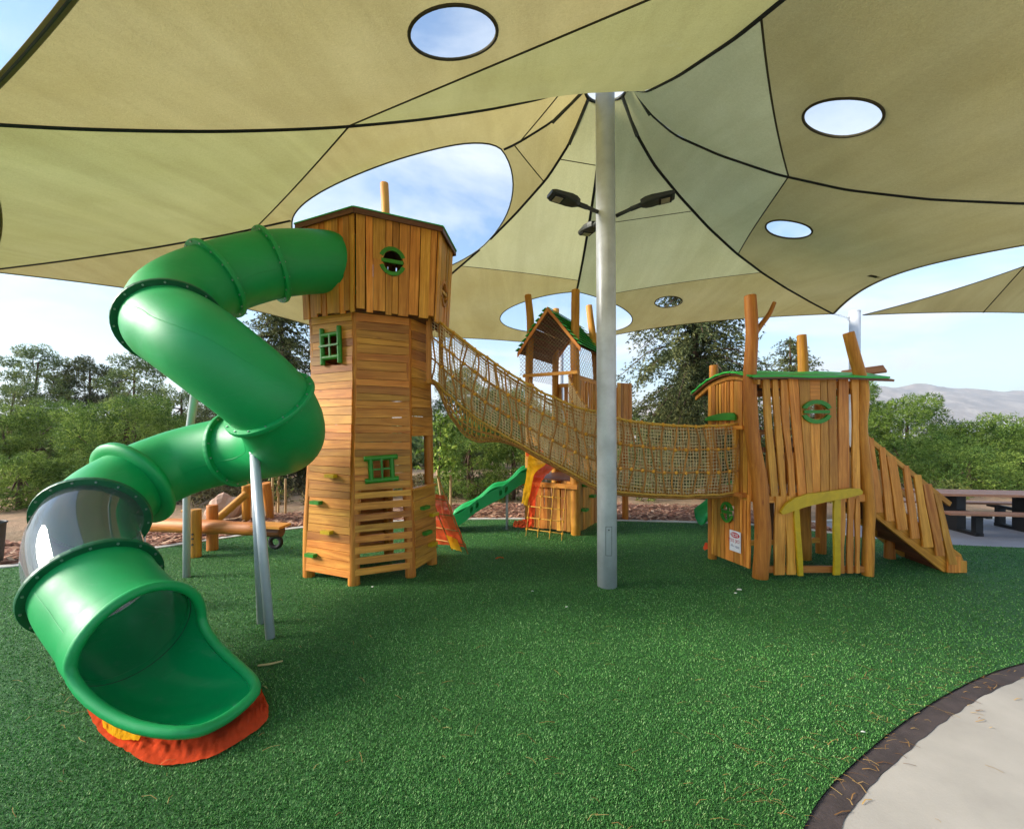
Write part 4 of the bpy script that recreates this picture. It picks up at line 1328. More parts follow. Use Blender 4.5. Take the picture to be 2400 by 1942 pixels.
# floor beams and deck boards
for a, c in ((FLp, FRp), (FRp, BRp), (BRp, BLp), (BLp, FLp)):
    board('floor_beam', a + Vector((0, 0, DECK - 0.06)), c + Vector((0, 0, DECK - 0.06)), 0.10, 0.05, (0, 0, 1), M['wood'], house)
for k in range(8):
    t0, t1 = k / 8 + 0.006, (k + 1) / 8 - 0.006
    a0, a1 = FLp.lerp(FRp, t0), FLp.lerp(FRp, t1); b0, b1 = BLp.lerp(BRp, t0), BLp.lerp(BRp, t1)
    poly_board('deck_board', [q + Vector((0, 0, DECK - 0.01)) for q in (a0, a1, b1, b0)], (0, 0, 1), 0.028, M['wood'], house)
# left face: narrow vertical boards, lower and upper, with sign and small window
def vboards(a, c, z0f, z1f, widths, gaps, out=0.05, wave=0.012, thick=0.022, mat='wood', name='board', hole=None, nseg=4):
    d = (c - a).normalized(); n = Vector((d.y, -d.x, 0)); x = 0.0; Lf = (c - a).length
    for w, g in zip(widths, gaps):
        xc = x + w / 2
        p = a + d * xc + n * (out + random.uniform(-0.004, 0.008))
        segs = [(z0f(xc), z1f(xc))]
        if hole and abs(xc - hole[0]) < hole[2] + w * 0.3:
            q = min(0.97, abs(xc - hole[0]) / hole[2]); hz = hole[3] * math.sqrt(1 - q * q)
            segs = [(z0f(xc), hole[1] - hz), (hole[1] + hz, z1f(xc))]
        for (za, zb) in segs:
            board(name, p + Vector((0, 0, za)), p + Vector((0, 0, zb)), w, thick + random.uniform(-0.003, 0.005), d, M[mat], house, wave=wave, nseg=nseg)
        x += w + g
lf = (FLp - BLp).length
lw = [0.052, 0.042, 0.046, 0.062, 0.078, 0.078, 0.078, 0.088, 0.052, 0.046, 0.046]
lg = [0.012, 0.018, 0.010, 0.008, 0.008, 0.008, 0.008, 0.014, 0.016, 0.014, 0.01]
vboards(BLp, FLp, lambda x: 0.10, lambda x: DECK - 0.02, lw, lg, hole=(0.40, 0.80, 0.095, 0.13))
prof = [(-0.16, 2.665), (0.02, 2.71), (0.25, 2.775), (0.45, 2.785), (0.70, 2.745), (0.95, 2.66), (1.16, 2.56)]     # (distance behind the front face, height)
arch_z = lambda x: float(np.interp((lf - x) * 0.97, [p[0] for p in prof], [p[1] for p in prof])) - 0.055
lw2 = [0.064, 0.068, 0.040, 0.036, 0.038, 0.036, 0.040, 0.062, 0.068, 0.082, 0.072, 0.06]
lg2 = [0.008, 0.018, 0.020, 0.020, 0.020, 0.018, 0.010, 0.008, 0.008, 0.008, 0.008, 0.003]
dx_ = (FLp - BLp).normalized()
vboards(BLp, FLp, lambda x: 2.06 if x < 0.62 else DECK - 0.10, arch_z, lw2, lg2)
n_ = Vector((dx_.y, -dx_.x, 0))
# green sill board above the bridge mouth
a = BLp + dx_ * -0.02 + n_ * 0.085
poly_board('green_sill', [a + Vector((0, 0, 2.125)), a + dx_ * 0.60 + Vector((0, 0, 2.125)), a + dx_ * 0.60 + Vector((0, 0, 2.19)), a + dx_ * 0.56 + Vector((0, 0, 2.23)), a + dx_ * 0.40 + Vector((0, 0, 2.235)), a + dx_ * 0.25 + Vector((0, 0, 2.22)), a + dx_ * 0.08 + Vector((0, 0, 2.19)), a + Vector((0, 0, 2.15))], n_, 0.03, M['green_paint'], house)
f_ = face_frame(BLp, FLp); f_.translation = BLp + dx_ * 0.40 + n_ * 0.075 + Vector((0, 0, 0.80))
eye_window(house, f_, 0.085, 0.115, M['green_paint'], w=0.035, a_gap=0.25, thick=0.025, cross=True)
# bridge landing frame on this face
for zz in (2.02, 1.09):
    p = BLp + dx_ * 0.02 + n_ * 0.10 + Vector((0, 0, zz))
    board('landing_beam', p, p + dx_ * 0.72, 0.06, 0.09, (0, 0, 1), M['wood'], house)
for u in (0.10, 0.60):
    p = BLp + dx_ * u + n_ * 0.125
    board('landing_post', p + Vector((0, 0, 1.12)), p + Vector((0, 0, 1.99)), 0.07, 0.05, dx_, M['wood'], house)
# warning sign screwed to the boards
sg = BLp + dx_ * 0.47 + n_ * 0.078
sgn_fr = face_frame(BLp, FLp); sgn_fr.translation = sg + Vector((0, 0, 0.27))
SW, SH = 0.20, 0.29
mb = MB(); mb.box((SW / 2 - 0.02, -0.003, SH / 2), (SW, 0.006, SH), sgn_fr); sign = mb.build('warning_sign', M['white_plastic'], house, sgn_fr, label='white warning sign with red oval')
def sgn(x, z, d=0.0075): return sgn_fr @ Vector((x - 0.02, -d, z))
mk('red_oval', [sgn(SW / 2 + 0.083 * math.cos(a), 0.232 + 0.040 * math.sin(a)) for a in np.linspace(0, 2 * math.pi, 28)[:-1]], [tuple(range(27))], M['red_print'], sign, sgn_fr)
def glyphs(strokes, x0, z0, h, w, mat, d, thick):
    mb = MB()
    for st in strokes:
        for (xa, za), (xb, zb) in zip(st[:-1], st[1:]):
            A_1, B_1 = Vector((x0 + xa * w, z0 + za * h)), Vector((x0 + xb * w, z0 + zb * h))
            dd = (B_1 - A_1).normalized(); nn = Vector((-dd.y, dd.x)) * thick / 2
            A_1 = A_1 - dd * thick * 0.4; B_1 = B_1 + dd * thick * 0.4
            q = [A_1 - nn, B_1 - nn, B_1 + nn, A_1 + nn]
            mb.add([sgn(v.x, v.y, d) for v in q], [(0, 1, 2, 3)])
    return mb.build('lettering', mat, sign, sgn_fr)
HEB = {
 'samekh': [[(0.0, 1), (1, 1)], [(0.1, 1), (0.05, 0.55), (0.3, 0.1), (0.55, 0), (0.8, 0.15), (0.95, 0.55), (0.9, 1)]],
 'kaf': [[(0.0, 1), (0.75, 1), (0.95, 0.75), (0.95, 0.25), (0.75, 0), (0.0, 0)]],
 'nun': [[(0.2, 1), (0.75, 1), (0.8, 0.0), (0.05, 0)]],
 'he': [[(0.0, 1), (0.95, 1), (0.95, 0)], [(0.15, 0.62), (0.15, 0)]],
 'alef': [[(0.05, 1), (0.95, 0)], [(0.9, 1), (0.85, 0.6), (0.62, 0.42)], [(0.32, 0.72), (0.08, 0.35), (0.05, 0)]],
 'nunf': [[(0.1, 1), (0.8, 1), (0.8, -0.35)]],
 'bet': [[(0.05, 1), (0.75, 1), (0.8, 0), ], [(0.0, 0), (1.0, 0)]],
 'vav': [[(0.2, 1), (0.7, 1), (0.7, 0)]],
 'yod': [[(0.2, 1), (0.7, 1), (0.7, 0.55)]],
 'memf': [[(0.1, 1), (0.9, 1), (0.9, 0), (0.1, 0), (0.1, 1)]],
}
def heb_line(word, right, z, h, w, gap, mat, thick, d=0.010):
    x = right
    for g_ in word:
        if g_ == ' ': x -= w * 0.7; continue
        ww = w * (0.5 if g_ in ('vav', 'yod', 'nun', 'nunf') else 1.0)
        x -= ww
        glyphs(HEB[g_], x, z, h, ww, mat, d, thick)
        x -= gap
heb_line(['samekh', 'kaf', 'nun', 'he'], 0.157, 0.215, 0.034, 0.030, 0.007, M['white_plastic'], 0.0075)
heb_line(['kaf', 'alef', 'nunf', ' ', 'bet', 'vav', 'nun', 'yod', 'memf'], 0.180, 0.132, 0.038, 0.024, 0.006, M['red_print'], 0.0055)
for (x0, x1, z) in ((0.03, 0.075, 0.075), (0.02, 0.085, 0.066), (0.095, 0.105, 0.078), (0.11, 0.18, 0.078), (0.10, 0.18, 0.066), (0.115, 0.18, 0.055), (0.03, 0.06, 0.088)):
    mk('small_print', [sgn(x0, z), sgn(x1, z), sgn(x1, z + 0.006), sgn(x0, z + 0.006)], [(0, 1, 2, 3)], M['blue_print'], sign, sgn_fr)
# front face, upper storey
fd = (FRp - FLp).normalized(); fn = Vector((fd.y, -fd.x, 0)); FLn = (FRp - FLp).length
def fpt(x, z, o_=0.0): return FLp + fd * x + fn * o_ + Vector((0, 0, z))
for (xb, xt, w) in ((0.187, 0.055, 0.085), (0.314, 0.193, 0.080), (0.434, 0.315, 0.078)):
    board('wavy_slat', fpt(xb, 1.10, 0.04), fpt(xt, 2.66, 0.04), w, 0.028, fd, M['wood'], house, wave=0.035, nseg=7)
bx_ = 0.555; xs_top = [0.38, 0.52, 0.665, 0.80, 0.92, 1.06]; xs_bot = [0.49, 0.61, 0.72, 0.83, 0.935, 1.053]
EYE_C, EYE_R = (0.745, 2.23), (0.150, 0.095)
def eyez(x, s_):
    q = (x - EYE_C[0]) / EYE_R[0]
    return EYE_C[1] + s_ * EYE_R[1] * math.sqrt(max(0.0, 1 - q * q))
for k in range(5):
    ph = random.uniform(0, 9)
    def edge(kk, z):
        u = (z - 1.06) / (2.68 - 1.06)
        off = 0 if kk in (0, 5) else 0.014 * math.sin(3.1 * u + kk * 1.7)
        return xs_bot[kk] + (xs_top[kk] - xs_bot[kk]) * min(1, max(0, u)) + off + (0.018 * math.sin(4 * u + 1) if kk in (0, 5) else 0)
    def outline(zs):
        lft = [(edge(k, z) + 0.005, z) for z in zs]; rgt = [(edge(k + 1, z) - 0.005, z) for z in reversed(zs)]
        return lft + rgt
    o_ = 0.045 + random.uniform(-0.004, 0.006)
    xm = 0.5 * (edge(k, 2.23) + edge(k + 1, 2.23))
    if abs(xm - EYE_C[0]) < EYE_R[0] + 0.02:
        xl, xr = edge(k, 2.23), edge(k + 1, 2.23)
        zs = list(np.linspace(1.06, 2.02, 5)); low = [(edge(k, z) + 0.005, z) for z in zs]; lowr = [(edge(k + 1, z) - 0.005, z) for z in reversed(zs)]
        cutl = [(x, eyez(x, -1)) for x in np.linspace(xl + 0.003, xr - 0.003, 5)]
        poly_board('board', [fpt(x, z, o_) for x, z in low + cutl + lowr], fn, 0.024, M['wood'], house)
        zs = list(np.linspace(2.40, 2.68, 4)); up_ = [(edge(k, z) + 0.005, z) for z in zs]; upr = [(edge(k + 1, z) - 0.005, z) for z in reversed(zs)]
        cutu = [(x, eyez(x, 1)) for x in np.linspace(xr - 0.003, xl + 0.003, 5)]
        poly_board('board', [fpt(x, z, o_) for x, z in up_ + upr + cutu], fn, 0.024, M['wood'], house)
    else:
        poly_board('board', [fpt(x, z, o_) for x, z in outline(list(np.linspace(1.06, 2.68, 8)))], fn, 0.024, M['wood'], house)
f_ = face_frame(FLp, FRp); f_.translation = fpt(EYE_C[0], EYE_C[1], 0.078)
eye_window(house, f_, EYE_R[0] + 0.01, EYE_R[1] + 0.01, M['green_paint'], w=0.055, a_gap=0.34, thick=0.028)
board('wavy_slat', fpt(1.165, 1.06, 0.04), fpt(1.157, 2.68, 0.04), 0.145, 0.028, fd, M['wood'], house, wave=0.02, nseg=7)
board('wavy_slat', fpt(1.345, 1.06, 0.04), fpt(1.325, 2.68, 0.04), 0.10, 0.028, fd, M['wood'], house, wave=0.02, nseg=7)
board('rail', fpt(0.02, 2.60, 0.0), fpt(FLn, 2.60, 0.0), 0.10, 0.04, (0, 0, 1), M['wood'], house)
board('rail', fpt(0.05, 1.72, -0.01), fpt(FLn, 1.72, -0.01), 0.07, 0.03, (0, 0, 1), M['wood_dark'], house)
# back faces: railings
for (a, c) in ((BLp, BRp),):
    d = (c - a).normalized(); n = Vector((d.y, -d.x, 0)); Lb = (c - a).length
    board('rail', a + Vector((0, 0, 1.95)), c + Vector((0, 0, 1.95)), 0.08, 0.04, (0, 0, 1), M['wood'], house)
    board('rail', a + Vector((0, 0, 2.55)), c + Vector((0, 0, 2.55)), 0.09, 0.04, (0, 0, 1), M['wood'], house)
    for k in range(7):
        x = 0.62 + k * 0.17
        if x > Lb - 0.1: break
        board('baluster', a + d * x + Vector((0, 0, DECK)), a + d * (x + random.uniform(-0.03, 0.03)) + Vector((0, 0, 1.95)), 0.09, 0.024, d, M['wood'], house, wave=0.02, nseg=4)
    board('rail', a + Vector((0, 0, 0.22)), c + Vector((0, 0, 0.22)), 0.08, 0.04, (0, 0, 1), M['wood'], house)
    for k in range(5):
        x = 1.02 + k * 0.13
        board('baluster', a + d * x + Vector((0, 0, 0.2)), a + d * x + Vector((0, 0, DECK)), 0.07, 0.024, d, M['wood_dark'], house)
board('rail', BRp + Vector((0, 0, 2.55)), FRp + Vector((0, 0, 2.55)), 0.09, 0.04, (0, 0, 1), M['wood'], house)
# front face, lower storey: doorway between wavy boards
board('ground_rail', fpt(0.08, 0.115, 0.0), fpt(FLn + 0.02, 0.085, 0.0), 0.085, 0.04, (0, 0, 1), M['wood'], house)
for (xb, xt, w, mt) in ((0.25, 0.265, 0.135, 'wood'), (0.43, 0.40, 0.12, 'wood'), (1.13, 1.14, 0.080, 'wood'), (1.25, 1.26, 0.085, 'wood'), (1.365, 1.36, 0.055, 'wood')):
    board('wavy_slat', fpt(xb, 0.05, 0.04), fpt(xt, 1.10, 0.04), w, 0.028, fd, M[mt], house, wave=0.028, nseg=6)
board('door_jamb', fpt(0.535, 0.04, 0.065), fpt(0.475, 0.97, 0.065), 0.072, 0.03, fd, M['yellow_paint'], house, wave=0.015, nseg=5)
board('door_jamb', fpt(1.045, 0.04, 0.065), fpt(1.05, 1.08, 0.065), 0.085, 0.03, fd, M['yellow_paint'], house, wave=0.015, nseg=5)
lint = [(0.255, 0.80), (0.235, 0.835), (0.30, 0.93), (0.42, 1.01), (0.60, 1.065), (0.90, 1.10), (1.20, 1.135), (1.345, 1.13), (1.385, 1.09), (1.37, 1.055), (1.20, 1.015), (0.90, 0.965), (0.60, 0.90), (0.42, 0.845), (0.30, 0.805)]
poly_board('door_lintel', [fpt(x, z + 0.07, 0.075) for x, z in lint], fn, 0.034, M['yellow_paint'], house)
# arched roof
pr = catmull([Vector((0, y, z)) for y, z in prof], 4)
def roof_pt(x, q, dz=0.0):
    back = Vector((-fn.x, -fn.y, 0))
    e = 0.018 * math.sin(x * 7.0) * (1.0 if q.y > 0.9 else 0.3)
    return FLp + fd * x + back * q.y + Vector((0, 0, q.z + dz + e))
def roof_sheet(name, x0, x1, dz0, dz1, mat, wav=0.0):
    V_ = []; F_ = []; n = len(pr); NX = 12
    for i in range(NX + 1):
        for j, q in enumerate(pr):
            xa = x0 - 0.15 * max(0.0, q.y); x = xa + (x1 - xa) * i / NX + (wav * math.sin(j * 2.1) if i == 0 else 0)
            V_.append(roof_pt(x, q, dz0)); V_.append(roof_pt(x, q, dz1))
    w = 2 * n
    for i in range(NX):
        for j in range(n - 1):
            a = i * w + 2 * j; F_ += [(a, a + 2, a + w + 2, a + w), (a + 1, a + w + 1, a + w + 3, a + 3)]
        F_ += [(i * w, i * w + w, i * w + w + 1, i * w + 1), (i * w + w - 2, i * w + w - 1, i * w + 2 * w - 1, i * w + 2 * w - 2)]
    for j in range(n - 1):
        F_ += [(2 * j, 2 * j + 1, 2 * j + 3, 2 * j + 2), (NX * w + 2 * j, NX * w + 2 * j + 2, NX * w + 2 * j + 3, NX * w + 2 * j + 1)]
    return mk(name, V_, F_, mat, house)
roof = roof_sheet('roof', -0.17, 1.70, -0.012, 0.012, M['wood_dark'])
roof_sheet('roof_skin', -0.19, 1.72, 0.014, 0.036, M['green_roof'], wav=0.012)
# arched bargeboard over the left face
V_ = []; F_ = []
for q in pr:
    for xx, dz in ((-0.12, -0.02), (-0.12, -0.080), (-0.085, -0.080), (-0.085, -0.02)): V_.append(roof_pt(xx - 0.15 * max(0.0, q.y), q, dz))
for j in range(len(pr) - 1):
    for k in range(4): F_.append((4 * j + k, 4 * j + (k + 1) % 4, 4 * j + 4 + (k + 1) % 4, 4 * j + 4 + k))
F_ += [(3, 2, 1, 0), tuple(4 * len(pr) - 4 + k for k in range(4))]
mk('bargeboard', V_, F_, M['wood'], house)
board('roof_board', (4.85, 6.25, 2.80), (5.33, 6.10, 2.86), 0.13, 0.03, (0.1, 0.6, 0.7), M['wood_grey'], house)
board('roof_board', (4.75, 5.95, 2.70), (5.16, 5.80, 2.665), 0.10, 0.03, (0.1, 0.9, 0.25), M['wood_grey'], house)
# stairs on the right side
S0, S1 = Vector((4.96, 5.90, 1.10)), Vector((6.26, 5.93, 0.10))
SB = Vector((0.06, 0.70, 0))
run = (S1 - S0); sdir = run.normalized()
for off_, nm in ((Vector((0, 0, 0)), 'near'), (SB, 'far')):
    a, c = S0 + off_, S1 + off_
    poly_board('stringer', [a + Vector((-0.03, 0, 0.03)), a + Vector((-0.03, 0, -0.24)), c + Vector((-0.26, 0, -0.085)), c + Vector((-0.02, 0, -0.085)), c + Vector((0.02, 0, 0.06)), c + Vector((-0.02, 0, 0.16)), a + Vector((0.12, 0, 0.02))], (0, 1, 0), 0.045, M['wood'], house)
for k in range(6):
    t_ = (k + 0.5) / 6; p = S0.lerp(S1, t_) + Vector((0, 0.05, -0.03))
    board('tread', p, p + SB - Vector((0, 0.05, 0)), 0.21, 0.04, (1, 0, 0), M['wood_dark'], house)
    board('riser', p + Vector((-0.1, 0, -0.085)), p + SB + Vector((-0.1, -0.05, -0.085)), 0.15, 0.02, (0, 0, 1), M['wood_dark'], house)
for off_ in (Vector((0, -0.02, 0)), SB):
    r0 = S0 + off_ + Vector((-0.10, 0, 0.80)); r1 = S1 + off_ + Vector((-0.20, 0, 0.86))
    board('handrail', r0, r1, 0.06, 0.04, (0.5, 0, 0.8), M['wood'], house)
    nb = 7
    for k in range(nb):
        t_ = (k + 0.35) / (nb - 0.1)
        w = random.uniform(0.10, 0.145); w2 = w * random.uniform(0.65, 1.0)
        pb = S0.lerp(S1, t_ * 0.93) + off_ + Vector((0, -0.012, -0.20 + 0.10 * t_)); pt = r0.lerp(r1, min(1, t_ * 0.93)) + Vector((random.uniform(-0.03, 0.03), -0.012, 0.02))
        board('baluster', pb + Vector((0, -0.012, 0)), pt, w, 0.026, (1, 0, 0), M['wood'], house, wave=0.015, nseg=5, w2=w2)
for k, xx in enumerate((6.06, 6.15, 6.23)):
    board('end_board', (xx, 5.895, 0.02), (xx, 5.895, 0.30 - 0.06 * k), 0.085, 0.025, (1, 0, 0), M['wood'], house)
board('end_board', (6.285, 5.93, 0.09), (6.345, 6.63, 0.09), 0.14, 0.03, (0, 0, 1), M['wood'], house)
log('stair_prop', [(5.86, 6.62, -0.02), (5.86, 6.62, 0.30)], 0.075, M['wood_log'], house)
# ------------------------------------------------------------------ gabled tower at the back
E1 = Vector((0.87, -0.495, 0)).normalized(); E2 = Vector((0.495, 0.87, 0)).normalized(); BO = Vector((0.70, 8.2, 0))
def bp(u, v, z): return BO + E1 * u + E2 * v + Vector((0, 0, z))
towerB = thing('gabled_tower', 'far timber play tower with steep green gabled roof and tall log posts', 'play tower', bp(0, 0.8, 0))
log('corner_post', [bp(-0.5, 0.15, -0.02), bp(-0.49, 0.15, 1.2), bp(-0.50, 0.15, 2.4), bp(-0.49, 0.15, 3.5), bp(-0.46, 0.15, 4.1), bp(-0.52, 0.15, 4.68)], [0.085, 0.085, 0.08, 0.075, 0.075, 0.07], M['wood_log'], towerB)
log('corner_post', [bp(0.5, 0.15, -0.02), bp(0.49, 0.15, 1.2), bp(0.50, 0.15, 2.4), bp(0.48, 0.15, 3.5), bp(0.49, 0.15, 4.1), bp(0.50, 0.15, 4.62)], [0.095, 0.095, 0.09, 0.085, 0.08, 0.078], M['wood_log'], towerB)
log('corner_post', [bp(-0.5, 1.45, -0.02), bp(-0.5, 1.45, 2.0), bp(-0.48, 1.45, 4.72)], [0.085, 0.075, 0.07], M['wood_log'], towerB)
log('corner_post', [bp(0.5, 1.45, -0.02), bp(0.5, 1.45, 2.0), bp(0.46, 1.45, 3.4), bp(0.30, 1.45, 4.68)], [0.09, 0.085, 0.08, 0.07], M['wood_log'], towerB)
def wallB(p0, p1, z0, z1, wmin, wmax, gap=0.009, mat='wood', slant=0.0, name='board'):
    d = p1 - p0; Lf = d.length; d.normalize(); n = Vector((d.y, -d.x, 0)); x = 0.0
    while x < Lf - 0.02:
        w = min(random.uniform(wmin, wmax), Lf - x)
        a = p0 + d * (x + w / 2) + n * (0.06 + random.uniform(-0.004, 0.006))
        s_ = random.uniform(-1, 1) * slant
        board(name, a + Vector((0, 0, z0 + random.uniform(0, 0.02))), a + d * s_ + Vector((0, 0, z1)), w - gap, 0.024, d, M[mat], towerB, wave=0.012, nseg=3)
        x += w
cFL, cFR, cBR, cBL = bp(-0.5, 0.15, 0), bp(0.5, 0.15, 0), bp(0.5, 1.45, 0), bp(-0.5, 1.45, 0)
wallB(cFL + E1 * 0.09, cFR, 0.05, 0.88, 0.07, 0.13, slant=0.02)
wallB(cFR, cBR, 0.05, 1.15, 0.08, 0.14)
wallB(cBR, cBL, 0.05, 1.6, 0.08, 0.14)
wallB(cFL, cFR, 1.66, 2.06, 0.08, 0.13); wallB(cFR, cBR, 1.66, 2.06, 0.08, 0.13); wallB(cBL, cFL, 1.66, 2.06, 0.08, 0.13)
board('front_beam', bp(-0.58, 0.04, 0.92), bp(0.58, 0.04, 0.92), 0.085, 0.07, (0, 0, 1), M['wood'], towerB)
for (z, o_) in ((2.04, 0.0), (1.0, 0.06)):
    poly_board('deck', [bp(-0.48, 0.16, z), bp(0.48, 0.16, z), bp(0.48, 1.44, z), bp(-0.48, 1.44, z)], (0, 0, 1), 0.03, M['wood_dark'], towerB)
# railing of the upper deck on the right, with loose balusters
board('rail', bp(0.52, 0.10, 2.98), bp(0.52, 1.5, 2.98), 0.08, 0.06, (0, 0, 1), M['wood'], towerB)
for k in range(8):
    a = bp(0.53, 0.24 + 0.15 * k, 2.06); board('baluster', a, a + E2 * random.uniform(-0.05, 0.05) + Vector((0, 0, 0.90)), 0.085, 0.024, E2, M['wood'], towerB, wave=0.02, nseg=3)
board('rail', bp(-0.5, 1.47, 2.98), bp(0.5, 1.47, 2.98), 0.08, 0.05, (0, 0, 1), M['wood'], towerB)
for k in range(6):
    a = bp(-0.40 + 0.16 * k, 1.47, 2.06); board('baluster', a, a + Vector((0, 0, 0.90)), 0.09, 0.024, E1, M['wood'], towerB, wave=0.02, nseg=3)
# side bay behind the mast
pA, pB = Vector((2.20, 9.10, 0)), Vector((2.56, 9.30, 0))
wallB(pA, pB, 1.70, 2.98, 0.07, 0.11)
wallB(pB, Vector((2.2, 9.95, 0)), 1.70, 2.95, 0.08, 0.12)
log('bay_post', [(2.50, 9.42, -0.02), (2.5, 9.42, 1.4), (2.5, 9.42, 2.9)], 0.07, M['wood_log'], towerB)
# bridge mouth frame
for u in (-0.46, 0.46): board('mouth_post', bp(u, 0.0, 2.06), bp(u, 0.0, 3.02), 0.06, 0.05, E1, M['wood'], towerB)
board('mouth_beam', bp(-0.54, -0.01, 3.05), bp(0.60, -0.01, 3.05), 0.06, 0.06, (0, 0, 1), M['wood'], towerB)
# green climbing blocks on the right wall
for (v, z) in ((0.35, 0.92), (0.75, 0.66), (0.30, 0.46)):
    mb = MB(); mb.box((0, 0, 0), (0.10, 0.16, 0.05), Matrix.Translation(bp(0.63, v, z)) @ Matrix((E1, E2, Vector((0, 0, 1)))).transposed().to_4x4()); mb.build('climbing_block', M['green_paint'], towerB)
# gabled roof: boarded lining, shingle boards in overlapping courses, bargeboards
HW, DROP, RL = 0.66, 0.80, 1.62
for s_ in (-1, 1):
    a0, a1 = bp(0, 0, 4.30), bp(0, RL, 4.30); c0, c1 = bp(s_ * HW, 0, 4.30 - DROP), bp(s_ * HW, RL, 4.30 - DROP)
    n = (a1 - a0).cross(c0 - a0).normalized(); n = n if n.z > 0 else -n
    for k in range(7):
        t0, t1 = k / 7, (k + 1) / 7
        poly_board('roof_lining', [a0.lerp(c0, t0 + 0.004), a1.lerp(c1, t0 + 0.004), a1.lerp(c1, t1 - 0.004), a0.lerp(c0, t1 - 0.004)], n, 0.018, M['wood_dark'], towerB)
    for k in range(9):
        t0, t1 = k / 9 + 0.004, (k + 1) / 9 - 0.018
        e0, e1 = random.uniform(-0.05, 0.0), random.uniform(0.0, 0.10)
        q = lambda t_, e, lift: bp(s_ * HW * t_, e, 4.30 - DROP * t_) + n * lift
        poly_board('shingle_board', [q(t0, -0.06 + e0 * 0.3, 0.022), q(t0, RL + e1, 0.022), q(t1, RL + e1, 0.052), q(t1, -0.06 + e0 * 0.3, 0.052)], n, 0.016, M['green_roof'], towerB)
    board('bargeboard', a0 + Vector((0, 0, 0.0)) - E2 * 0.03, c0 - E2 * 0.03 + Vector((0, 0, -0.03)), 0.085, 0.03, Vector((0, 0, 1)), M['wood'], towerB)
    board('bargeboard', a1 + E2 * 0.03, c1 + E2 * 0.03 + Vector((0, 0, -0.03)), 0.085, 0.03, Vector((0, 0, 1)), M['wood'], towerB)
# diamond safety netting in the gable and on the open side
def diamond_net(name, org, ux, uz, inside, step, mat, parent, w, h, rad=0.0042):
    mb = MB(); K = int((w + h) / step) + 2
    for sgn_ in (1, -1):
        for k in range(-K, K):
            run = []
            m_ = 40
            for i in range(m_ + 1):
                z = h * i / m_; x = k * step + sgn_ * z
                if 0 <= x <= w and inside(x, z): run.append(org + ux * x + uz * z)
                else:
                    if len(run) > 1: mb.tube([run[0], run[-1]], rad, 3, cap=False)
                    run = []
            if len(run) > 1: mb.tube([run[0], run[-1]], rad, 3, cap=False)
    return mb.build(name, mat, parent, kind='stuff')
Z = Vector((0, 0, 1))
diamond_net('safety_net', bp(-0.62, -0.03, 3.05), E1, Z, lambda x, z: z + 3.05 < 4.26 - DROP / HW * abs(x - 0.62), 0.075, M['net_dark'], towerB, 1.24, 1.25)
diamond_net('safety_net', bp(0.56, 0.1, 3.0), E2, Z, lambda x, z: True, 0.10, M['net_dark'], towerB, 1.35, 0.62)
diamond_net('safety_net', bp(-0.56, 0.1, 3.0), E2, Z, lambda x, z: True, 0.10, M['net_dark'], towerB, 1.35, 0.62)
# rope net up the front
for k in range(4):
    tp = bp(-0.36 + 0.24 * k, -0.02, 0.92); bt = tp + Vector((-0.03, -0.42, -0.92)) + E1 * (-0.10)
    mb = MB(); mb.tube([tp, tp + Vector((0, -0.05, -0.02)), tp.lerp(bt, 0.5) + Vector((0, -0.01, -0.02)), bt], 0.008, 6); mb.build('net_rope', M['rope_yellow'], towerB, smooth=True)
for j in range(4):
    f = 0.22 + 0.215 * j; pts = []
    for k in range(4):
        tp = bp(-0.36 + 0.24 * k, -0.02, 0.92); bt = tp + Vector((-0.03, -0.42, -0.92)) + E1 * (-0.10)
        q = tp.lerp(bt, f) + Vector((0, -0.02, 0)); pts.append(q)
    mb = MB(); mb.tube(pts, 0.008, 6); mb.build('net_rope', M['rope_yellow'], towerB, smooth=True)
    for q in pts:
        mb = MB(); mb.tube([q + Vector((0, -0.012, -0.016)), q + Vector((0, -0.012, 0.016))], 0.019, 8); mb.build('rope_clamp', M['clamp'], towerB)
# small wavy slide on the left of the tower
kids = thing('wavy_slide', 'small open wavy green slide running down to the left of the gabled tower', 'slide', (-0.55, 8.55, 0))
sp = catmull([Vector(p) for p in ((0.36, 8.72, 0.98), (0.12, 8.66, 0.92), (-0.16, 8.60, 0.72), (-0.44, 8.56, 0.58), (-0.72, 8.52, 0.42), (-0.98, 8.48, 0.22), (-1.20, 8.46, 0.14), (-1.36, 8.45, 0.13))], 5)
prof_ = [(-0.30, 0.20), (-0.27, 0.235), (-0.235, 0.20), (-0.20, 0.05), (-0.12, 0.0), (0.12, 0.0), (0.20, 0.05), (0.235, 0.20), (0.27, 0.235), (0.30, 0.20)]
V_ = []; F_ = []
for i, p in enumerate(sp):
    for (w, h) in prof_:
        hh = h * (1.0 + 0.18 * math.sin(i * 0.55)) * (1.0 if i < len(sp) - 5 else 0.55)
        V_.append(p + Vector((0.02, w, hh)))
for i in range(len(sp) - 1):
    for k in range(9): q = i * 10 + k; F_.append((q, q + 1, q + 11, q + 10))
o = mk('chute', V_, F_, M['plastic'], kids, smooth=True); md = o.modifiers.new('wall', 'SOLIDIFY'); md.thickness = 0.014
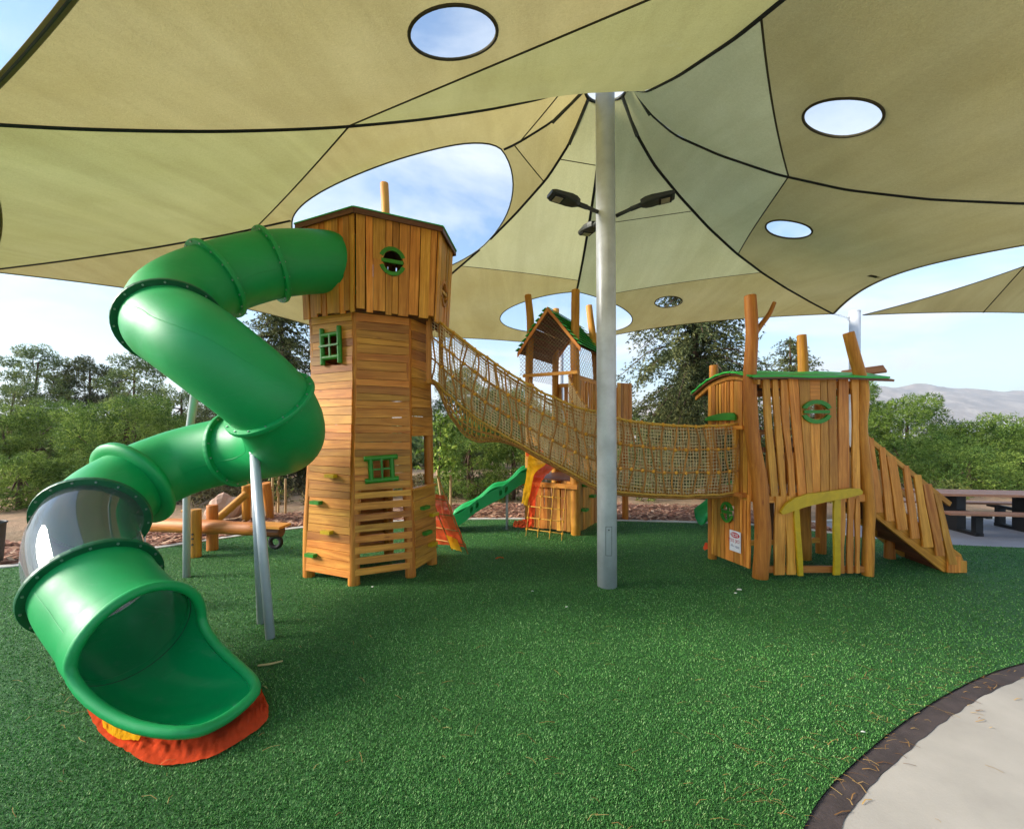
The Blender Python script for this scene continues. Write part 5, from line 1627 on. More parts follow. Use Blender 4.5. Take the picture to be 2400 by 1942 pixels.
# skirts with cut-outs below the near side
V_ = []; F_ = []
for i, p in enumerate(sp): V_ += [p + Vector((0.02, -0.30, 0.20)), p + Vector((0.02, -0.30, -0.03 if i < len(sp) - 6 else -0.10))]
for i in range(len(sp) - 1):
    if i in (9, 11, 19, 21): continue
    F_.append((2 * i, 2 * i + 1, 2 * i + 3, 2 * i + 2))
o = mk('side_skirt', V_, F_, M['plastic'], kids); md = o.modifiers.new('wall', 'SOLIDIFY'); md.thickness = 0.014
for i0 in (9, 19):
    for i in (i0, i0 + 2):
        a, c = sp[i] + Vector((0.02, -0.30, 0)), sp[i + 1] + Vector((0.02, -0.30, 0))
        for z0, z1 in ((0.20, 0.13), (0.04, -0.03)):
            mk('side_skirt', [a + Vector((0, 0, z0)), a + Vector((0, 0, z1)), c + Vector((0, 0, z1)), c + Vector((0, 0, z0))], [(0, 1, 2, 3)], M['plastic'], kids)
mb = MB(); mb.tube([Vector((-0.10, 8.50, 0)), Vector((-0.10, 8.50, 0.72))], 0.026, 12); mb.build('support_post', M['post_paint'], kids, smooth=True)
mb = MB(); mb.box((-1.22, 8.46, 0.055), (0.26, 0.44, 0.11)); mb.build('foot', M['plastic'], kids)
# third slide mouth just showing behind the playhouse
s3 = thing('slide_end', 'green slide mouth peeking out behind the left wall of the playhouse', 'slide', (4.1, 8.6, 0))
V_ = []; F_ = []
for i in range(9):
    for k in range(9):
        a = math.pi * k / 8
        V_.append(Vector((3.78 + i * 0.12, 8.6 + 0.30 * math.cos(a) * (0.85 + 0.02 * i), 0.34 + 0.09 * i - 0.26 * math.sin(a))))
for i in range(8):
    for k in range(8): q = i * 9 + k; F_.append((q, q + 1, q + 10, q + 9))
o = mk('chute', V_, F_, M['plastic'], s3, smooth=True); md = o.modifiers.new('wall', 'SOLIDIFY'); md.thickness = 0.02
mb = MB(); mb.tube([Vector((3.90, 8.36, 0)), Vector((3.90, 8.36, 0.35))], 0.022, 10); mb.build('support_post', M['plastic'], s3)
# ------------------------------------------------------------------ rope-net bridge between the towers
bridge = thing('net_bridge', 'sagging rope-net tunnel bridge slung from the plank tower down to the playhouse', 'rope bridge', (1.0, 6.3, 0))
BX = [-1.12, -0.49, 0.19, 0.86, 1.19, 1.52, 2.2, 2.75, 3.16]
BZ_B = [2.69, 2.15, 1.75, 1.38, 1.20, 1.13, 1.08, 1.08, 1.11]
BZ_T = [3.58, 3.09, 2.63, 2.31, 2.24, 2.13, 2.05, 2.04, 2.07]
_bt = np.linspace(0, 1, 200); _bx = np.interp(_bt, [0, 1], [BX[0], BX[-1]])
def smooth_tab(xs, zs):
    pts = catmull([Vector((x, 0, z)) for x, z in zip(xs, zs)], 12)
    return np.interp(_bx, [p.x for p in pts], [p.z for p in pts])
_zb, _zt = smooth_tab(BX, BZ_B), smooth_tab(BX, BZ_T)
def br(s, side, h):
    """s along, side 0 near / 1 far, h 0 bottom / 1 top"""
    x = float(np.interp(s, _bt, _bx)); zb = float(np.interp(s, _bt, _zb)); zt = float(np.interp(s, _bt, _zt))
    bulge = 0.10 * math.sin(math.pi * s)
    y0 = 5.96 + 0.04 * s - bulge; y1 = 6.62 - 0.12 * s + bulge * 1.2
    belly = 0.06 * math.sin(math.pi * h)
    y = (y0 - belly) if side == 0 else (y1 + belly)
    jx = 0.02 * noise.noise(Vector((s * 30, h * 4, side * 5.0))); jz = 0.015 * noise.noise(Vector((s * 26, h * 5, side * 5.0 + 30)))
    return Vector((x + (0.06 if side else 0.0) + jx, y, zb + (zt - zb) * h + jz))
def br_floor(s, v):
    a, c = br(s, 0, 0), br(s, 1, 0)
    return a.lerp(c, v) - Vector((0, 0, (0.07 + 0.34 * math.exp(-((s - 0.10) / 0.095) ** 2) * min(1.0, s / 0.03)) * math.sin(math.pi * v ** 0.8)))
def net_panel(name, fn, nu, nv, rad, mat, su=60, sv=10, drop=0.0):
    """grid netting: nu cords across, nv cords along"""
    mb = MB()
    for i in range(nu + 1): mb.tube([fn(i / nu, j / sv) for j in range(sv + 1)], rad, 3, cap=False)
    for j in range(nv + 1): mb.tube([fn(i / su, j / nv) for i in range(su + 1)], rad, 3, cap=False)
    return mb.build(name, mat, bridge, kind='stuff')
net_panel('side_net', lambda s, h: br(s, 0, h), 104, 21, 0.0044, M['net_cord'])
net_panel('side_net', lambda s, h: br(s, 1, h), 104, 21, 0.0044, M['net_cord'])
def rope(pts, rad, mat='rope_brown'):
    mb = MB(); mb.tube(pts, rad, 6); return mb.build('rope', M[mat], bridge, smooth=True)
clamp_proto = [None]
def clamp(p, d):
    if clamp_proto[0] is None:
        mb = MB(); mb.tube([Vector((-0.020, 0, 0)), Vector((-0.008, 0, 0)), Vector((0.008, 0, 0)), Vector((0.020, 0, 0))], [0.014, 0.027, 0.027, 0.014], 8)
        mb.tube([Vector((0, 0, -0.022)), Vector((0, 0, 0.022))], 0.012, 6)
        o = mb.build('rope_clamp', M['clamp'], bridge, Matrix.Identity(4)); o.matrix_basis = WM[bridge.name].inverted() @ frame(p, d); WM[o.name] = frame(p, d); clamp_proto[0] = o
    else: copy_obj(clamp_proto[0], bridge, frame(p, d))
NR = 28
for side in (0, 1):
    for h in (0.0, 0.33, 0.66, 1.0):
        rope([br(s / 60, side, h) + Vector((0, (-0.012 if side == 0 else 0.012), 0)) for s in range(61)], 0.017 if h in (0.0, 1.0) else 0.0125, 'rope_yellow' if h in (0.0, 1.0) else 'rope_brown')
        for k in range(1, NR):
            if h in (0.33, 0.66) and (k % 1 == 0): clamp(br(k / NR, side, h) + Vector((0, -0.018 if side == 0 else 0.018, 0)), br(min(1, k / NR + 0.01), side, h) - br(k / NR, side, h))
            elif h == 1.0 and side == 0: clamp(br(k / NR, side, h) + Vector((0, -0.018, 0)), br(min(1, k / NR + 0.01), side, h) - br(k / NR, side, h))
    rope([br(s / 60, side, 1.0) + Vector((0, 0, -0.05)) for s in range(61)], 0.008)
    for k in range(NR + 1):
        rope([br(min(1, max(0, k / NR + 0.012 * math.sin(h * 7 + k))), side, h / 6) + Vector((0, (-0.012 if side == 0 else 0.012), 0)) for h in range(7)], 0.0125)
# floor: close rope lattice
mb = MB()
for k in range(64):
    s = k / 63; mb.tube([br_floor(s, v / 6) for v in range(7)], 0.009, 5, cap=False)
mb.build('floor_lattice', M['rope_yellow'], bridge, kind='stuff')
for v in range(1, 9):
    rope([br_floor(s / 60, v / 9) - Vector((0, 0, 0.010)) for s in range(61)], 0.010, 'rope_brown')
# end frames
dA = (br(0, 1, 0) - br(0, 0, 0)); dA.z = 0; dA.normalize()
for h_, z in ((0, -0.03), (1, 0.0)):
    a, c = br(0, 0, h_) - dA * 0.08 + Vector((-0.02, 0, z)), br(0, 1, h_) + dA * 0.08 + Vector((-0.02, 0, z))
    log('end_beam', [a, c], 0.034, M['wood_log'], bridge, jitter=0.03)
for sd2 in (0, 1):
    a = br(0, sd2, 0) + Vector((-0.04, 0, 0)); board('end_post', a, br(0, sd2, 1) + Vector((-0.04, 0, 0)), 0.07, 0.05, (1, 0, 0), M['wood'], bridge)
# branch to the gabled tower
J0, J1 = 0.44, 0.60
def brb(s, side, h):
    a = br(J0 if side == 0 else J1, 1, h); c = bp(-0.40 if side == 0 else 0.42, -0.03, 2.08 + 0.92 * h)
    p = a.lerp(c, s); p.z -= 0.30 * 4 * s * (1 - s) * 0.6
    return p
for side in (0, 1): net_panel('side_net', lambda s, h: brb(s, side, h), 34, 18, 0.0044, M['net_cord'], 20, 8)
def brb_floor(s, v): return brb(s, 0, 0).lerp(brb(s, 1, 0), v) - Vector((0, 0, 0.06 * math.sin(math.pi * v)))
mb = MB()
for k in range(24): mb.tube([brb_floor(k / 23, v / 5) for v in range(6)], 0.010, 5, cap=False)
mb.build('floor_lattice', M['rope_yellow'], bridge, kind='stuff')
for v in range(0, 7): rope([brb_floor(s / 20, v / 6) - Vector((0, 0, 0.01)) for s in range(21)], 0.010, 'rope_yellow')
for side in (0, 1):
    for h in (0.0, 0.33, 0.66, 1.0):
        rope([brb(s / 20, side, h) for s in range(21)], 0.012 if h in (0.0, 1.0) else 0.008)
        for k in range(1, 8): clamp(brb(k / 8, side, h), brb(k / 8 + 0.02, side, h) - brb(k / 8, side, h))
    for k in range(1, 8): rope([brb(k / 8, side, h / 5) for h in range(6)], 0.008)
# ------------------------------------------------------------------ orange mesh, logs, tables and small things
def mesh_cloth(name, col):
    m, t, b, o = new_mat(name)
    tcn = t.nodes.new('ShaderNodeTexCoord')
    n = tex_noise(t, tcn.outputs['Object'], 9, 5, 0.65)
    r = ramp_node(t, [(0.3, tuple(c * 0.75 for c in col[:3])), (0.7, col)])
    t.links.new(n.outputs['Fac'], r.inputs[0])
    d = t.nodes.new('ShaderNodeBsdfDiffuse'); tl = t.nodes.new('ShaderNodeBsdfTranslucent'); tp = t.nodes.new('ShaderNodeBsdfTransparent')
    t.links.new(r.outputs[0], d.inputs['Color']); t.links.new(r.outputs[0], tl.inputs['Color'])
    m1 = t.nodes.new('ShaderNodeMixShader'); m1.inputs[0].default_value = 0.35
    t.links.new(d.outputs[0], m1.inputs[1]); t.links.new(tl.outputs[0], m1.inputs[2])
    m2 = t.nodes.new('ShaderNodeMixShader'); m2.inputs[0].default_value = 0.14
    t.links.new(m1.outputs[0], m2.inputs[1]); t.links.new(tp.outputs[0], m2.inputs[2])
    bp_ = t.nodes.new('ShaderNodeBump'); bp_.inputs['Strength'].default_value = 0.5; bp_.inputs['Distance'].default_value = 0.01
    n2 = tex_noise(t, tcn.outputs['Object'], 30, 4, 0.6); t.links.new(n2.outputs['Fac'], bp_.inputs['Height']); t.links.new(bp_.outputs[0], d.inputs['Normal'])
    t.links.new(m2.outputs[0], o.inputs['Surface']); t.nodes.remove(b)
    return m
M['mesh_red'] = mesh_cloth('orange_red_mesh', s2l(255, 92, 52))
M['mesh_yellow'] = mesh_cloth('yellow_mesh', s2l(250, 190, 40))
def sheet_between(name, ca, cb, mat, parent, nu=60, nv=10, fold=0.02, seed=0.0, zmin=0.012, freq=26.0):
    """crumpled cloth spanning two curves"""
    a = catmull([Vector(p) for p in ca], 12); c = catmull([Vector(p) for p in cb], 12)
    def smp(L_, u):
        i = u * (len(L_) - 1); k = min(len(L_) - 2, int(i)); return L_[k].lerp(L_[k + 1], i - k)
    V_ = []; F_ = []
    for i in range(nu + 1):
        for j in range(nv + 1):
            u, v = i / nu, j / nv
            p = smp(a, u).lerp(smp(c, u), v)
            env = math.sin(math.pi * min(1, max(0.0, v * 0.9 + 0.1)))
            f1 = noise.noise(Vector((u * freq + seed, v * 2.5, seed))); f2 = noise.noise(Vector((u * 7 + seed, v * 7, seed + 4)))
            V_.append(p + Vector((0.3 * fold * f2, fold * 0.5 * f1, fold * (abs(f1) * 1.2 + f2 * 0.5) * (0.4 + env))))
            if V_[-1].z < zmin: V_[-1].z = zmin + 0.004 * abs(f1)
    for i in range(nu):
        for j in range(nv): q = i * (nv + 1) + j; F_.append((q, q + 1, q + nv + 2, q + nv + 1))
    return mk(name, V_, F_, mat, parent, smooth=True)
def gnd(px, py, z=0.015):
    k = 2400 / 2145; Y = (EYE - z) * 1000 / (py * k - 1005)
    return Vector(((px * k - 1200) / 1000 * Y, Y, z))
# mesh tucked under the slide mouth
mm = thing('orange_mesh', 'crumpled orange-red and yellow safety mesh lying under the tube slide mouth', 'safety mesh', gnd(350, 1560))
inner_c = [gnd(180, 1462), gnd(225, 1490), gnd(285, 1530), gnd(345, 1545), gnd(420, 1520), gnd(480, 1495), gnd(520, 1470), gnd(530, 1462)]
outer_c = [gnd(172, 1464), gnd(208, 1532), gnd(260, 1570), gnd(325, 1600), gnd(425, 1590), gnd(497, 1555), gnd(556, 1512), gnd(562, 1478)]
inner_c = [p + Vector((0, 0.10, 0.015)) for p in inner_c]
sheet_between('red_mesh', inner_c, outer_c, M['mesh_red'], mm, fold=0.014, nu=130, nv=18, freq=40)
sheet_between('yellow_band', [gnd(208, 1500) + Vector((0, 0.02, 0.03)), gnd(250, 1515) + Vector((0, 0.02, 0.035)), gnd(300, 1542) + Vector((0, 0.01, 0.04))], [gnd(215, 1528) + Vector((0, 0, 0.02)), gnd(245, 1552) + Vector((0, 0, 0.02)), gnd(290, 1560) + Vector((0, 0, 0.03))], M['mesh_yellow'], mm, fold=0.01, nu=30, nv=8, seed=3)
sheet_between('yellow_band', [gnd(352, 1550) + Vector((0, 0.05, 0.05)), gnd(420, 1525) + Vector((0, 0.05, 0.05)), gnd(515, 1485) + Vector((0, 0.05, 0.05))], [gnd(360, 1556) + Vector((0, 0.02, 0.045)), gnd(425, 1534) + Vector((0, 0.02, 0.045)), gnd(515, 1498) + Vector((0, 0.02, 0.045))], M['mesh_yellow'], mm, fold=0.008, nu=40, nv=6, seed=9)
# mesh wound round the gabled tower's left post
mh = thing('orange_mesh', 'orange and yellow mesh wound round the gabled tower post and trailing to the ground', 'safety mesh', bp(-0.62, 0.05, 0))
yo = lambda x, y, dy=0.0: at(x, y, 8.22 + dy)
sheet_between('red_mesh', [yo(1118, 975), yo(1112, 1000), yo(1108, 1040), yo(1105, 1080), yo(1104, 1102)], [yo(1180, 968, -0.1), yo(1140, 1000, -0.1), yo(1124, 1040, -0.06), yo(1120, 1080, -0.04), yo(1118, 1104, -0.04)], M['mesh_red'], mh, nu=40, nv=10, fold=0.05, freq=14)
sheet_between('red_mesh', [yo(1108, 1085), yo(1090, 1090), yo(1076, 1092)], [yo(1112, 1104), yo(1092, 1105), yo(1075, 1104)], M['mesh_red'], mh, nu=24, nv=8, fold=0.06, seed=5)
sheet_between('yellow_band', [yo(1110, 945), yo(1106, 965), yo(1104, 985), yo(1098, 1020), yo(1092, 1055)], [yo(1150, 960, -0.12), yo(1140, 975, -0.12), yo(1120, 992, -0.1), yo(1112, 1025, -0.06), yo(1104, 1060, -0.04)], M['mesh_yellow'], mh, nu=36, nv=8, fold=0.04, seed=2, freq=12)
mt_ = thing('orange_mesh', 'thin red mesh strip strung under the deck of the gabled tower', 'safety mesh', bp(0, 0.0, 0))
sheet_between('red_mesh', [bp(-0.5, 0.02, 1.62), bp(0, 0.0, 1.60), bp(0.5, 0.02, 1.62)], [bp(-0.5, 0.02, 1.46), bp(0, 0.0, 1.40), bp(0.5, 0.02, 1.50)], M['mesh_red'], mt_, nu=30, nv=6, fold=0.03, seed=7)
sheet_between('yellow_band', [bp(0.05, -0.02, 1.36), bp(0.28, -0.02, 1.46), bp(0.5, -0.02, 1.58)], [bp(0.05, -0.02, 1.31), bp(0.28, -0.02, 1.41), bp(0.5, -0.02, 1.54)], M['mesh_yellow'], mt_, nu=16, nv=4, fold=0.01, seed=8)
# scramble net with mesh behind the plank tower
sn = thing('scramble_net', 'rope scramble net with orange mesh tied over it at the right of the plank tower', 'rope net', (-0.95, 6.7, 0))
tops = [Vector((-1.12, 6.40, 1.30)), Vector((-1.36, 6.55, 1.30)), Vector((-1.60, 6.68, 1.30))]
bots = [Vector((-0.70, 6.80, 0.01)), Vector((-0.98, 7.00, 0.01)), Vector((-1.25, 7.18, 0.01))]
for a, c in zip(tops, bots):
    mb = MB(); mb.tube([a, a.lerp(c, 0.5) - Vector((0, 0, 0.03)), c], 0.010, 6); mb.build('net_rope', M['rope_brown'], sn, smooth=True)
for f in (0.3, 0.5, 0.7, 0.88):
    mb = MB(); mb.tube([a.lerp(c, f) for a, c in zip(tops, bots)], 0.009, 6); mb.build('net_rope', M['rope_brown'], sn, smooth=True)
sheet_between('red_mesh', [tops[0].lerp(bots[0], f) + Vector((0.0, 0.06, 0)) for f in (0.25, 0.5, 0.75, 0.93)], [tops[2].lerp(bots[2], f) + Vector((0.0, 0.06, 0)) for f in (0.25, 0.5, 0.75, 0.97)], M['mesh_red'], sn, nu=24, nv=20, fold=0.03, freq=9)
sheet_between('yellow_band', [tops[0].lerp(bots[0], f) + Vector((-0.08, -0.02, 0)) for f in (0.80, 0.88, 0.97)], [tops[1].lerp(bots[1], f) + Vector((0, -0.02, 0)) for f in (0.78, 0.86, 0.97)], M['mesh_yellow'], sn, nu=10, nv=8, fold=0.02, seed=4)
oc = thing('orange_mesh', 'small scrap of orange mesh on the turf by the playhouse back post', 'safety mesh', (3.22, 7.0, 0))
sheet_between('red_mesh', [(3.16, 7.06, 0.02), (3.20, 7.04, 0.13), (3.28, 7.02, 0.02)], [(3.14, 6.95, 0.02), (3.21, 6.93, 0.06), (3.30, 6.93, 0.02)], M['mesh_red'], oc, nu=12, nv=6, fold=0.03)
rs = thing('mesh_scrap', 'tiny torn red scrap lying on the turf in front of the gabled tower', 'scrap', gnd(1047, 1170))
q = gnd(1047, 1170); sheet_between('red_mesh', [q + Vector((-0.07, 0, 0.01)), q + Vector((0, 0.02, 0.02)), q + Vector((0.06, 0.03, 0.01))], [q + Vector((-0.06, -0.04, 0.01)), q + Vector((0, -0.03, 0.03)), q + Vector((0.06, -0.01, 0.01))], M['mesh_red'], rs, nu=8, nv=4, fold=0.01)

# log see-saw
ss = thing('log_seesaw', 'log see-saw on a pair of short posts behind the tube slide', 'see-saw', (-4.9, 6.9, 0))
log('beam', [at(285, 1098, 7.3), at(420, 1102, 6.95), at(545, 1108, 6.70)], [0.11, 0.115, 0.10], M['wood_log'], ss)
g0 = gnd(415, 1163, 0.0)
for dy_ in (-0.16, 0.22):
    p = Vector((g0.x, g0.y + dy_ + 0.10, 0)); log('pivot_post', [p + Vector((0, 0, -0.02)), p + Vector((0, 0, 0.73))], 0.085, M['wood_log'], ss, jitter=0.05)
    if dy_ < 0:
        for z in (0.21, 0.30, 0.37):
            mb = MB(); mb.tube([p + Vector((0.02, -0.083, z)), p + Vector((0.02, -0.096, z))], 0.016, 8); mb.build('bolt_head', M['black'], ss)
sa = at(545, 1104, 6.70)
board('seat', sa + Vector((-0.05, 0, 0.045)), sa + Vector((0.42, -0.05, 0.03)), 0.30, 0.035, (0.1, 1, 0), M['wood'], ss)
mb = MB(); mb.tube([sa + Vector((0.0, 0, -0.05)), sa + Vector((0.36, -0.04, -0.05))], [0.10, 0.09], 12); mb.build('seat_block', M['wood_dark'], ss)
mb = MB(); c = sa + Vector((0.26, -0.03, -0.22)); mb.tube([c + Vector((math.cos(a) * 0.085, 0, math.sin(a) * 0.085)) for a in [2 * math.pi * k / 20 for k in range(20)]], 0.035, 8, closed=True); mb.build('tyre_buffer', M['black'], ss, smooth=True)
log('handle', [at(405, 1090, 7.0), at(385, 1068, 7.0)], 0.04, M['wood_log'], ss)
# leaning-log frame behind
lfm = thing('leaning_log_climber', 'two upright logs with a slanting log beside the tower, behind the see-saw', 'climber', gnd(520, 1092))
log('post', [gnd(516, 1092, -0.02), at(516, 1016, gnd(516, 1092).y)], 0.085, M['wood_log'], lfm, jitter=0.05)
log('post', [gnd(556, 1092, -0.02) + Vector((0, 0.2, 0)), at(557, 1012, gnd(556, 1092).y + 0.2)], [0.075, 0.085, 0.10], M['wood_log'], lfm, jitter=0.05)
log('slanting_log', [at(452, 1090, 7.6), at(516, 1034, 7.95)], 0.07, M['wood_log'], lfm, jitter=0.05)

# bin at the left edge
bn = thing('litter_bin', 'dark grey litter bin cut by the left edge behind the clear slide section', 'bin', gnd(-22, 1182))
q = gnd(-22, 1180, 0.0)
mb = MB(); mb.tube([q, q + Vector((0, 0, 0.10)), q + Vector((0, 0, 0.55)), q + Vector((0, 0, 0.60))], [0.13, 0.14, 0.165, 0.17], 24, cap=False); mb.build('drum', M['bin'], bn, smooth=True)
mb = MB(); mb.tube([q + Vector((math.cos(a) * 0.17, math.sin(a) * 0.17, 0.60)) for a in [2 * math.pi * k / 28 for k in range(28)]], 0.014, 6, closed=True); mb.build('rim', M['bin'], bn, smooth=True)
# boulders
def boulder(loc, size, label, seed):
    bm = bmesh.new(); bmesh.ops.create_icosphere(bm, subdivisions=3, radius=1.0)
    for v in bm.verts:
        d = v.co.copy(); k = 1 + 0.35 * noise.noise(d * 1.3 + Vector((seed, 0, 0))) + 0.10 * noise.noise(d * 4 + Vector((0, seed, 0)))
        v.co = Vector((d.x * size[0], d.y * size[1], max(-0.5 * size[2], d.z * size[2]))) * k
    me = bpy.data.meshes.new('boulder'); bm.to_mesh(me); bm.free(); me.materials.append(M['stone'])
    o = bpy.data.objects.new('boulder', me); place(o, None, Matrix.Translation(loc)); return tag(o, label, 'boulder')
boulder(gnd(380, 1118, 0) + Vector((0, 1.2, 0.25)), (0.38, 0.3, 0.32), 'large pinkish boulder in the mulch behind the see-saw', 1.0)
boulder(Vector((-8.6, 8.2, 0.1)), (0.35, 0.3, 0.25), 'pale grey boulder near the litter bin at the left', 5.0)
boulder(Vector((5.6, 12.5, 0.1)), (0.25, 0.2, 0.18), 'small pale stone in the mulch right of the conifer trunk', 8.0)
boulder(at(1988, 1082, 11.3) * 1.0, (0.16, 0.14, 0.16), 'white stone behind the foot of the playhouse stairs', 11.0)

# picnic tables on the paved path
def picnic(loc, rot, label):
    p = thing('picnic_table', label, 'picnic table', loc)
    Mx = Matrix.Translation(loc) @ Matrix.Rotation(rot, 4, 'Z'); WM[p.name] = Mx; p.matrix_basis = Mx
    for y in (-0.27, -0.09, 0.09, 0.27): mb = MB(); mb.box((0, y, 0.74), (2.6, 0.165, 0.045), Mx); mb.build('top_board', M['table_board'], p, Mx @ Matrix.Translation((0, y, 0.74)))
    for s_ in (-1, 1): mb = MB(); mb.box((0, s_ * 0.68, 0.45), (2.6, 0.26, 0.04), Mx); mb.build('bench_board', M['table_board'], p, Mx @ Matrix.Translation((0, s_ * 0.68, 0.45)))
    for x in (-0.62, 0.62):
        mb = MB(); mb.box((x, 0, 0.36), (0.16, 0.34, 0.70), Mx); mb.box((x, 0, 0.40), (0.08, 1.5, 0.06), Mx)
        for s_ in (-1, 1): mb.box((x, s_ * 0.50, 0.20), (0.12, 0.10, 0.40), Mx)
        mb.box((x, 0, 0.03), (0.14, 1.1, 0.06), Mx); mb.build('leg_frame', M['table_leg'], p, Mx)
    return p
picnic(Vector((9.45, 8.45, -0.012)), R(-8), 'brown picnic table with black legs on the paved path beyond the stairs')

# young tree with stakes, other stakes
def stake(px, py0, py1, Y, label, lean=0.0):
    a = at(px, py0, Y); a.z = -0.02; c = at(px + lean, py1, Y)
    o = log('stake', [a, c], 0.028, M['stake'], None, n=8, jitter=0.04); return tag(o, label, 'stake', None)
for px, y1, Y, lb, ln in ((944, 996, 9.9, 'pale wooden stake standing between the plank tower and the wavy slide', 0), (930, 985, 9.7, 'leaning pale stake close to the right side of the plank tower', -14),
                      (598, 1003, 10.2, 'thick pale stake nearest the left side of the plank tower', 0), (571, 990, 10.2, 'thin pale stake just left of the sapling stem', 0), (583, 985, 10.4, 'thin pale stake behind the sapling stem', 0), (546, 1005, 9.9, 'pale stake beside the upright logs of the log frame', 0)):
    stake(px, 1095, y1, Y, lb, ln)

# litter: white scraps, a stick, stones on the turf
def scrap(px, py, s_, label, mat='litter', ar=0.6, seed=0):
    q = gnd(px, py, 0.018); random.seed(px + py)
    n = 7; pts = []
    for k in range(n):
        a = 2 * math.pi * k / n; rr = s_ * random.uniform(0.6, 1.0)
        pts.append(q + Vector((math.cos(a) * rr, math.sin(a) * rr * ar, random.uniform(0, 0.008))))
    mb = MB(); mb.prism(pts, (0, 0, 0.004)); return tag(mb.build('litter', M[mat], None), label, 'litter')
scrap(1549, 1235, 0.045, 'larger white scrap on the turf in front of the playhouse corner')
scrap(1541, 1242, 0.022, 'small white crumb just below the larger scrap by the playhouse corner')
scrap(1187, 1271, 0.016, 'white crumb on the open turf left of the mast foot')
scrap(1808, 1533, 0.016, 'white fleck on the turf close to the dark path edge')
scrap(1115, 1238, 0.018, 'tiny white bit on the turf between plank tower and mast')
scrap(780, 1229, 0.018, 'pale crumb on the turf in front of the plank tower post')
stq = gnd(565, 1390, 0.03)
o = log('stick', [stq + Vector((-0.075, -0.02, 0)), stq, stq + Vector((0.085, 0.02, 0.012))], [0.008, 0.010, 0.007], M['stick'], None, n=7); tag(o, 'pale dry stick on the turf right of the slide mouth', 'stick')
# ------------------------------------------------------------------ trees, scrub, far wood, mountain, haze
def foliage_mat(name, dark, mid, light, transl=0.25):
    m, t, b, o = new_mat(name)
    g = t.nodes.new('ShaderNodeNewGeometry'); tcn = t.nodes.new('ShaderNodeTexCoord')
    r = ramp_node(t, [(0.0, dark), (0.5, mid), (1.0, light)])
    t.links.new(g.outputs['Random Per Island'], r.inputs[0])
    n = tex_noise(t, tcn.outputs['Object'], 1.1, 3, 0.5)
    r2 = ramp_node(t, [(0.40, (0.56, 0.66, 0.60)), (0.60, (1.28, 1.20, 1.0))])
    t.links.new(n.outputs['Fac'], r2.inputs[0])
    c = mixc(t, 1.0, r.outputs[0], r2.outputs[0], 'MULTIPLY')
    t.links.new(c, b.inputs['Base Color']); b.inputs['Roughness'].default_value = 0.7; b.inputs['Specular IOR Level'].default_value = 0.2
    tl = t.nodes.new('ShaderNodeBsdfTranslucent'); t.links.new(c, tl.inputs['Color'])
    ms = t.nodes.new('ShaderNodeMixShader'); ms.inputs[0].default_value = transl
    t.links.new(b.outputs[0], ms.inputs[1]); t.links.new(tl.outputs[0], ms.inputs[2]); t.links.new(ms.outputs[0], o.inputs['Surface'])
    return m
M['pine'] = foliage_mat('pine_foliage', s2l(66, 92, 42), s2l(112, 138, 62), s2l(162, 182, 98), 0.32)
M['pine_bright'] = foliage_mat('bright_pine_foliage', s2l(76, 102, 44), s2l(122, 150, 66), s2l(168, 188, 100), 0.3)
M['pine_dull'] = foliage_mat('dull_pine_foliage', s2l(72, 90, 56), s2l(112, 130, 78), s2l(156, 168, 112), 0.3)
M['conifer'] = foliage_mat('dark_conifer_foliage', s2l(50, 58, 38), s2l(86, 94, 60), s2l(136, 138, 92), 0.2)
M['scrub'] = foliage_mat('dry_scrub', s2l(84, 74, 54), s2l(120, 108, 78), s2l(156, 146, 108), 0.2)
M['scrub_green'] = foliage_mat('green_scrub', s2l(70, 84, 44), s2l(110, 122, 64), s2l(150, 158, 92), 0.2)

def tufts(C, Nn, size, k, wid, g, droop=0.0):
    """needle sprays: k narrow blades at every centre, lying round its outward direction"""
    C = np.repeat(C, k, 0); Nn = np.repeat(Nn, k, 0); n2 = len(C)
    Nn = Nn / (np.linalg.norm(Nn, axis=1)[:, None] + 1e-9)
    d = Nn * 0.55 + g.normal(0, 0.55, (n2, 3)); d[:, 2] -= droop
    d /= np.linalg.norm(d, axis=1)[:, None] + 1e-9
    s = np.cross(d, Nn + g.normal(0, 0.25, (n2, 3))); s /= np.linalg.norm(s, axis=1)[:, None] + 1e-9
    l = size * g.uniform(0.6, 1.25, n2)[:, None]; w = wid * g.uniform(0.7, 1.3, n2)[:, None]
    V = np.stack([C - s * w, C + s * w, C + d * l], 1)
    return V.reshape(-1, 3)
def puff_points(centres, radii, dens, g, flat=0.75, up=0.25):
    Cs, Ns = [], []
    for c, r in zip(centres, radii):
        n = max(12, int(dens * r * r * 12.0))
        v = g.normal(0, 1, (n, 3)); v /= np.linalg.norm(v, axis=1)[:, None]
        v[:, 2] += up * g.uniform(0, 1, n)
        rr = r * (0.70 + 0.34 * g.uniform(0, 1, n) ** 0.6)[:, None]
        lump = 1 + 0.18 * np.sin(v[:, :1] * 7 + c[0] * 5) * np.sin(v[:, 1:2] * 6 + c[1] * 3)
        p = c + v * rr * lump * np.array([1, 1, flat])
        Cs.append(p); Ns.append(v)
    return np.concatenate(Cs), np.concatenate(Ns)
def crown_mesh(name, V, mat, parent, kind=None):
    base = V.mean(0)
    o = mk_np(name, V - base, np.arange(len(V)).reshape(-1, 3), mat, parent, M=Matrix.Translation(Vector(base)), kind=kind)
    return o
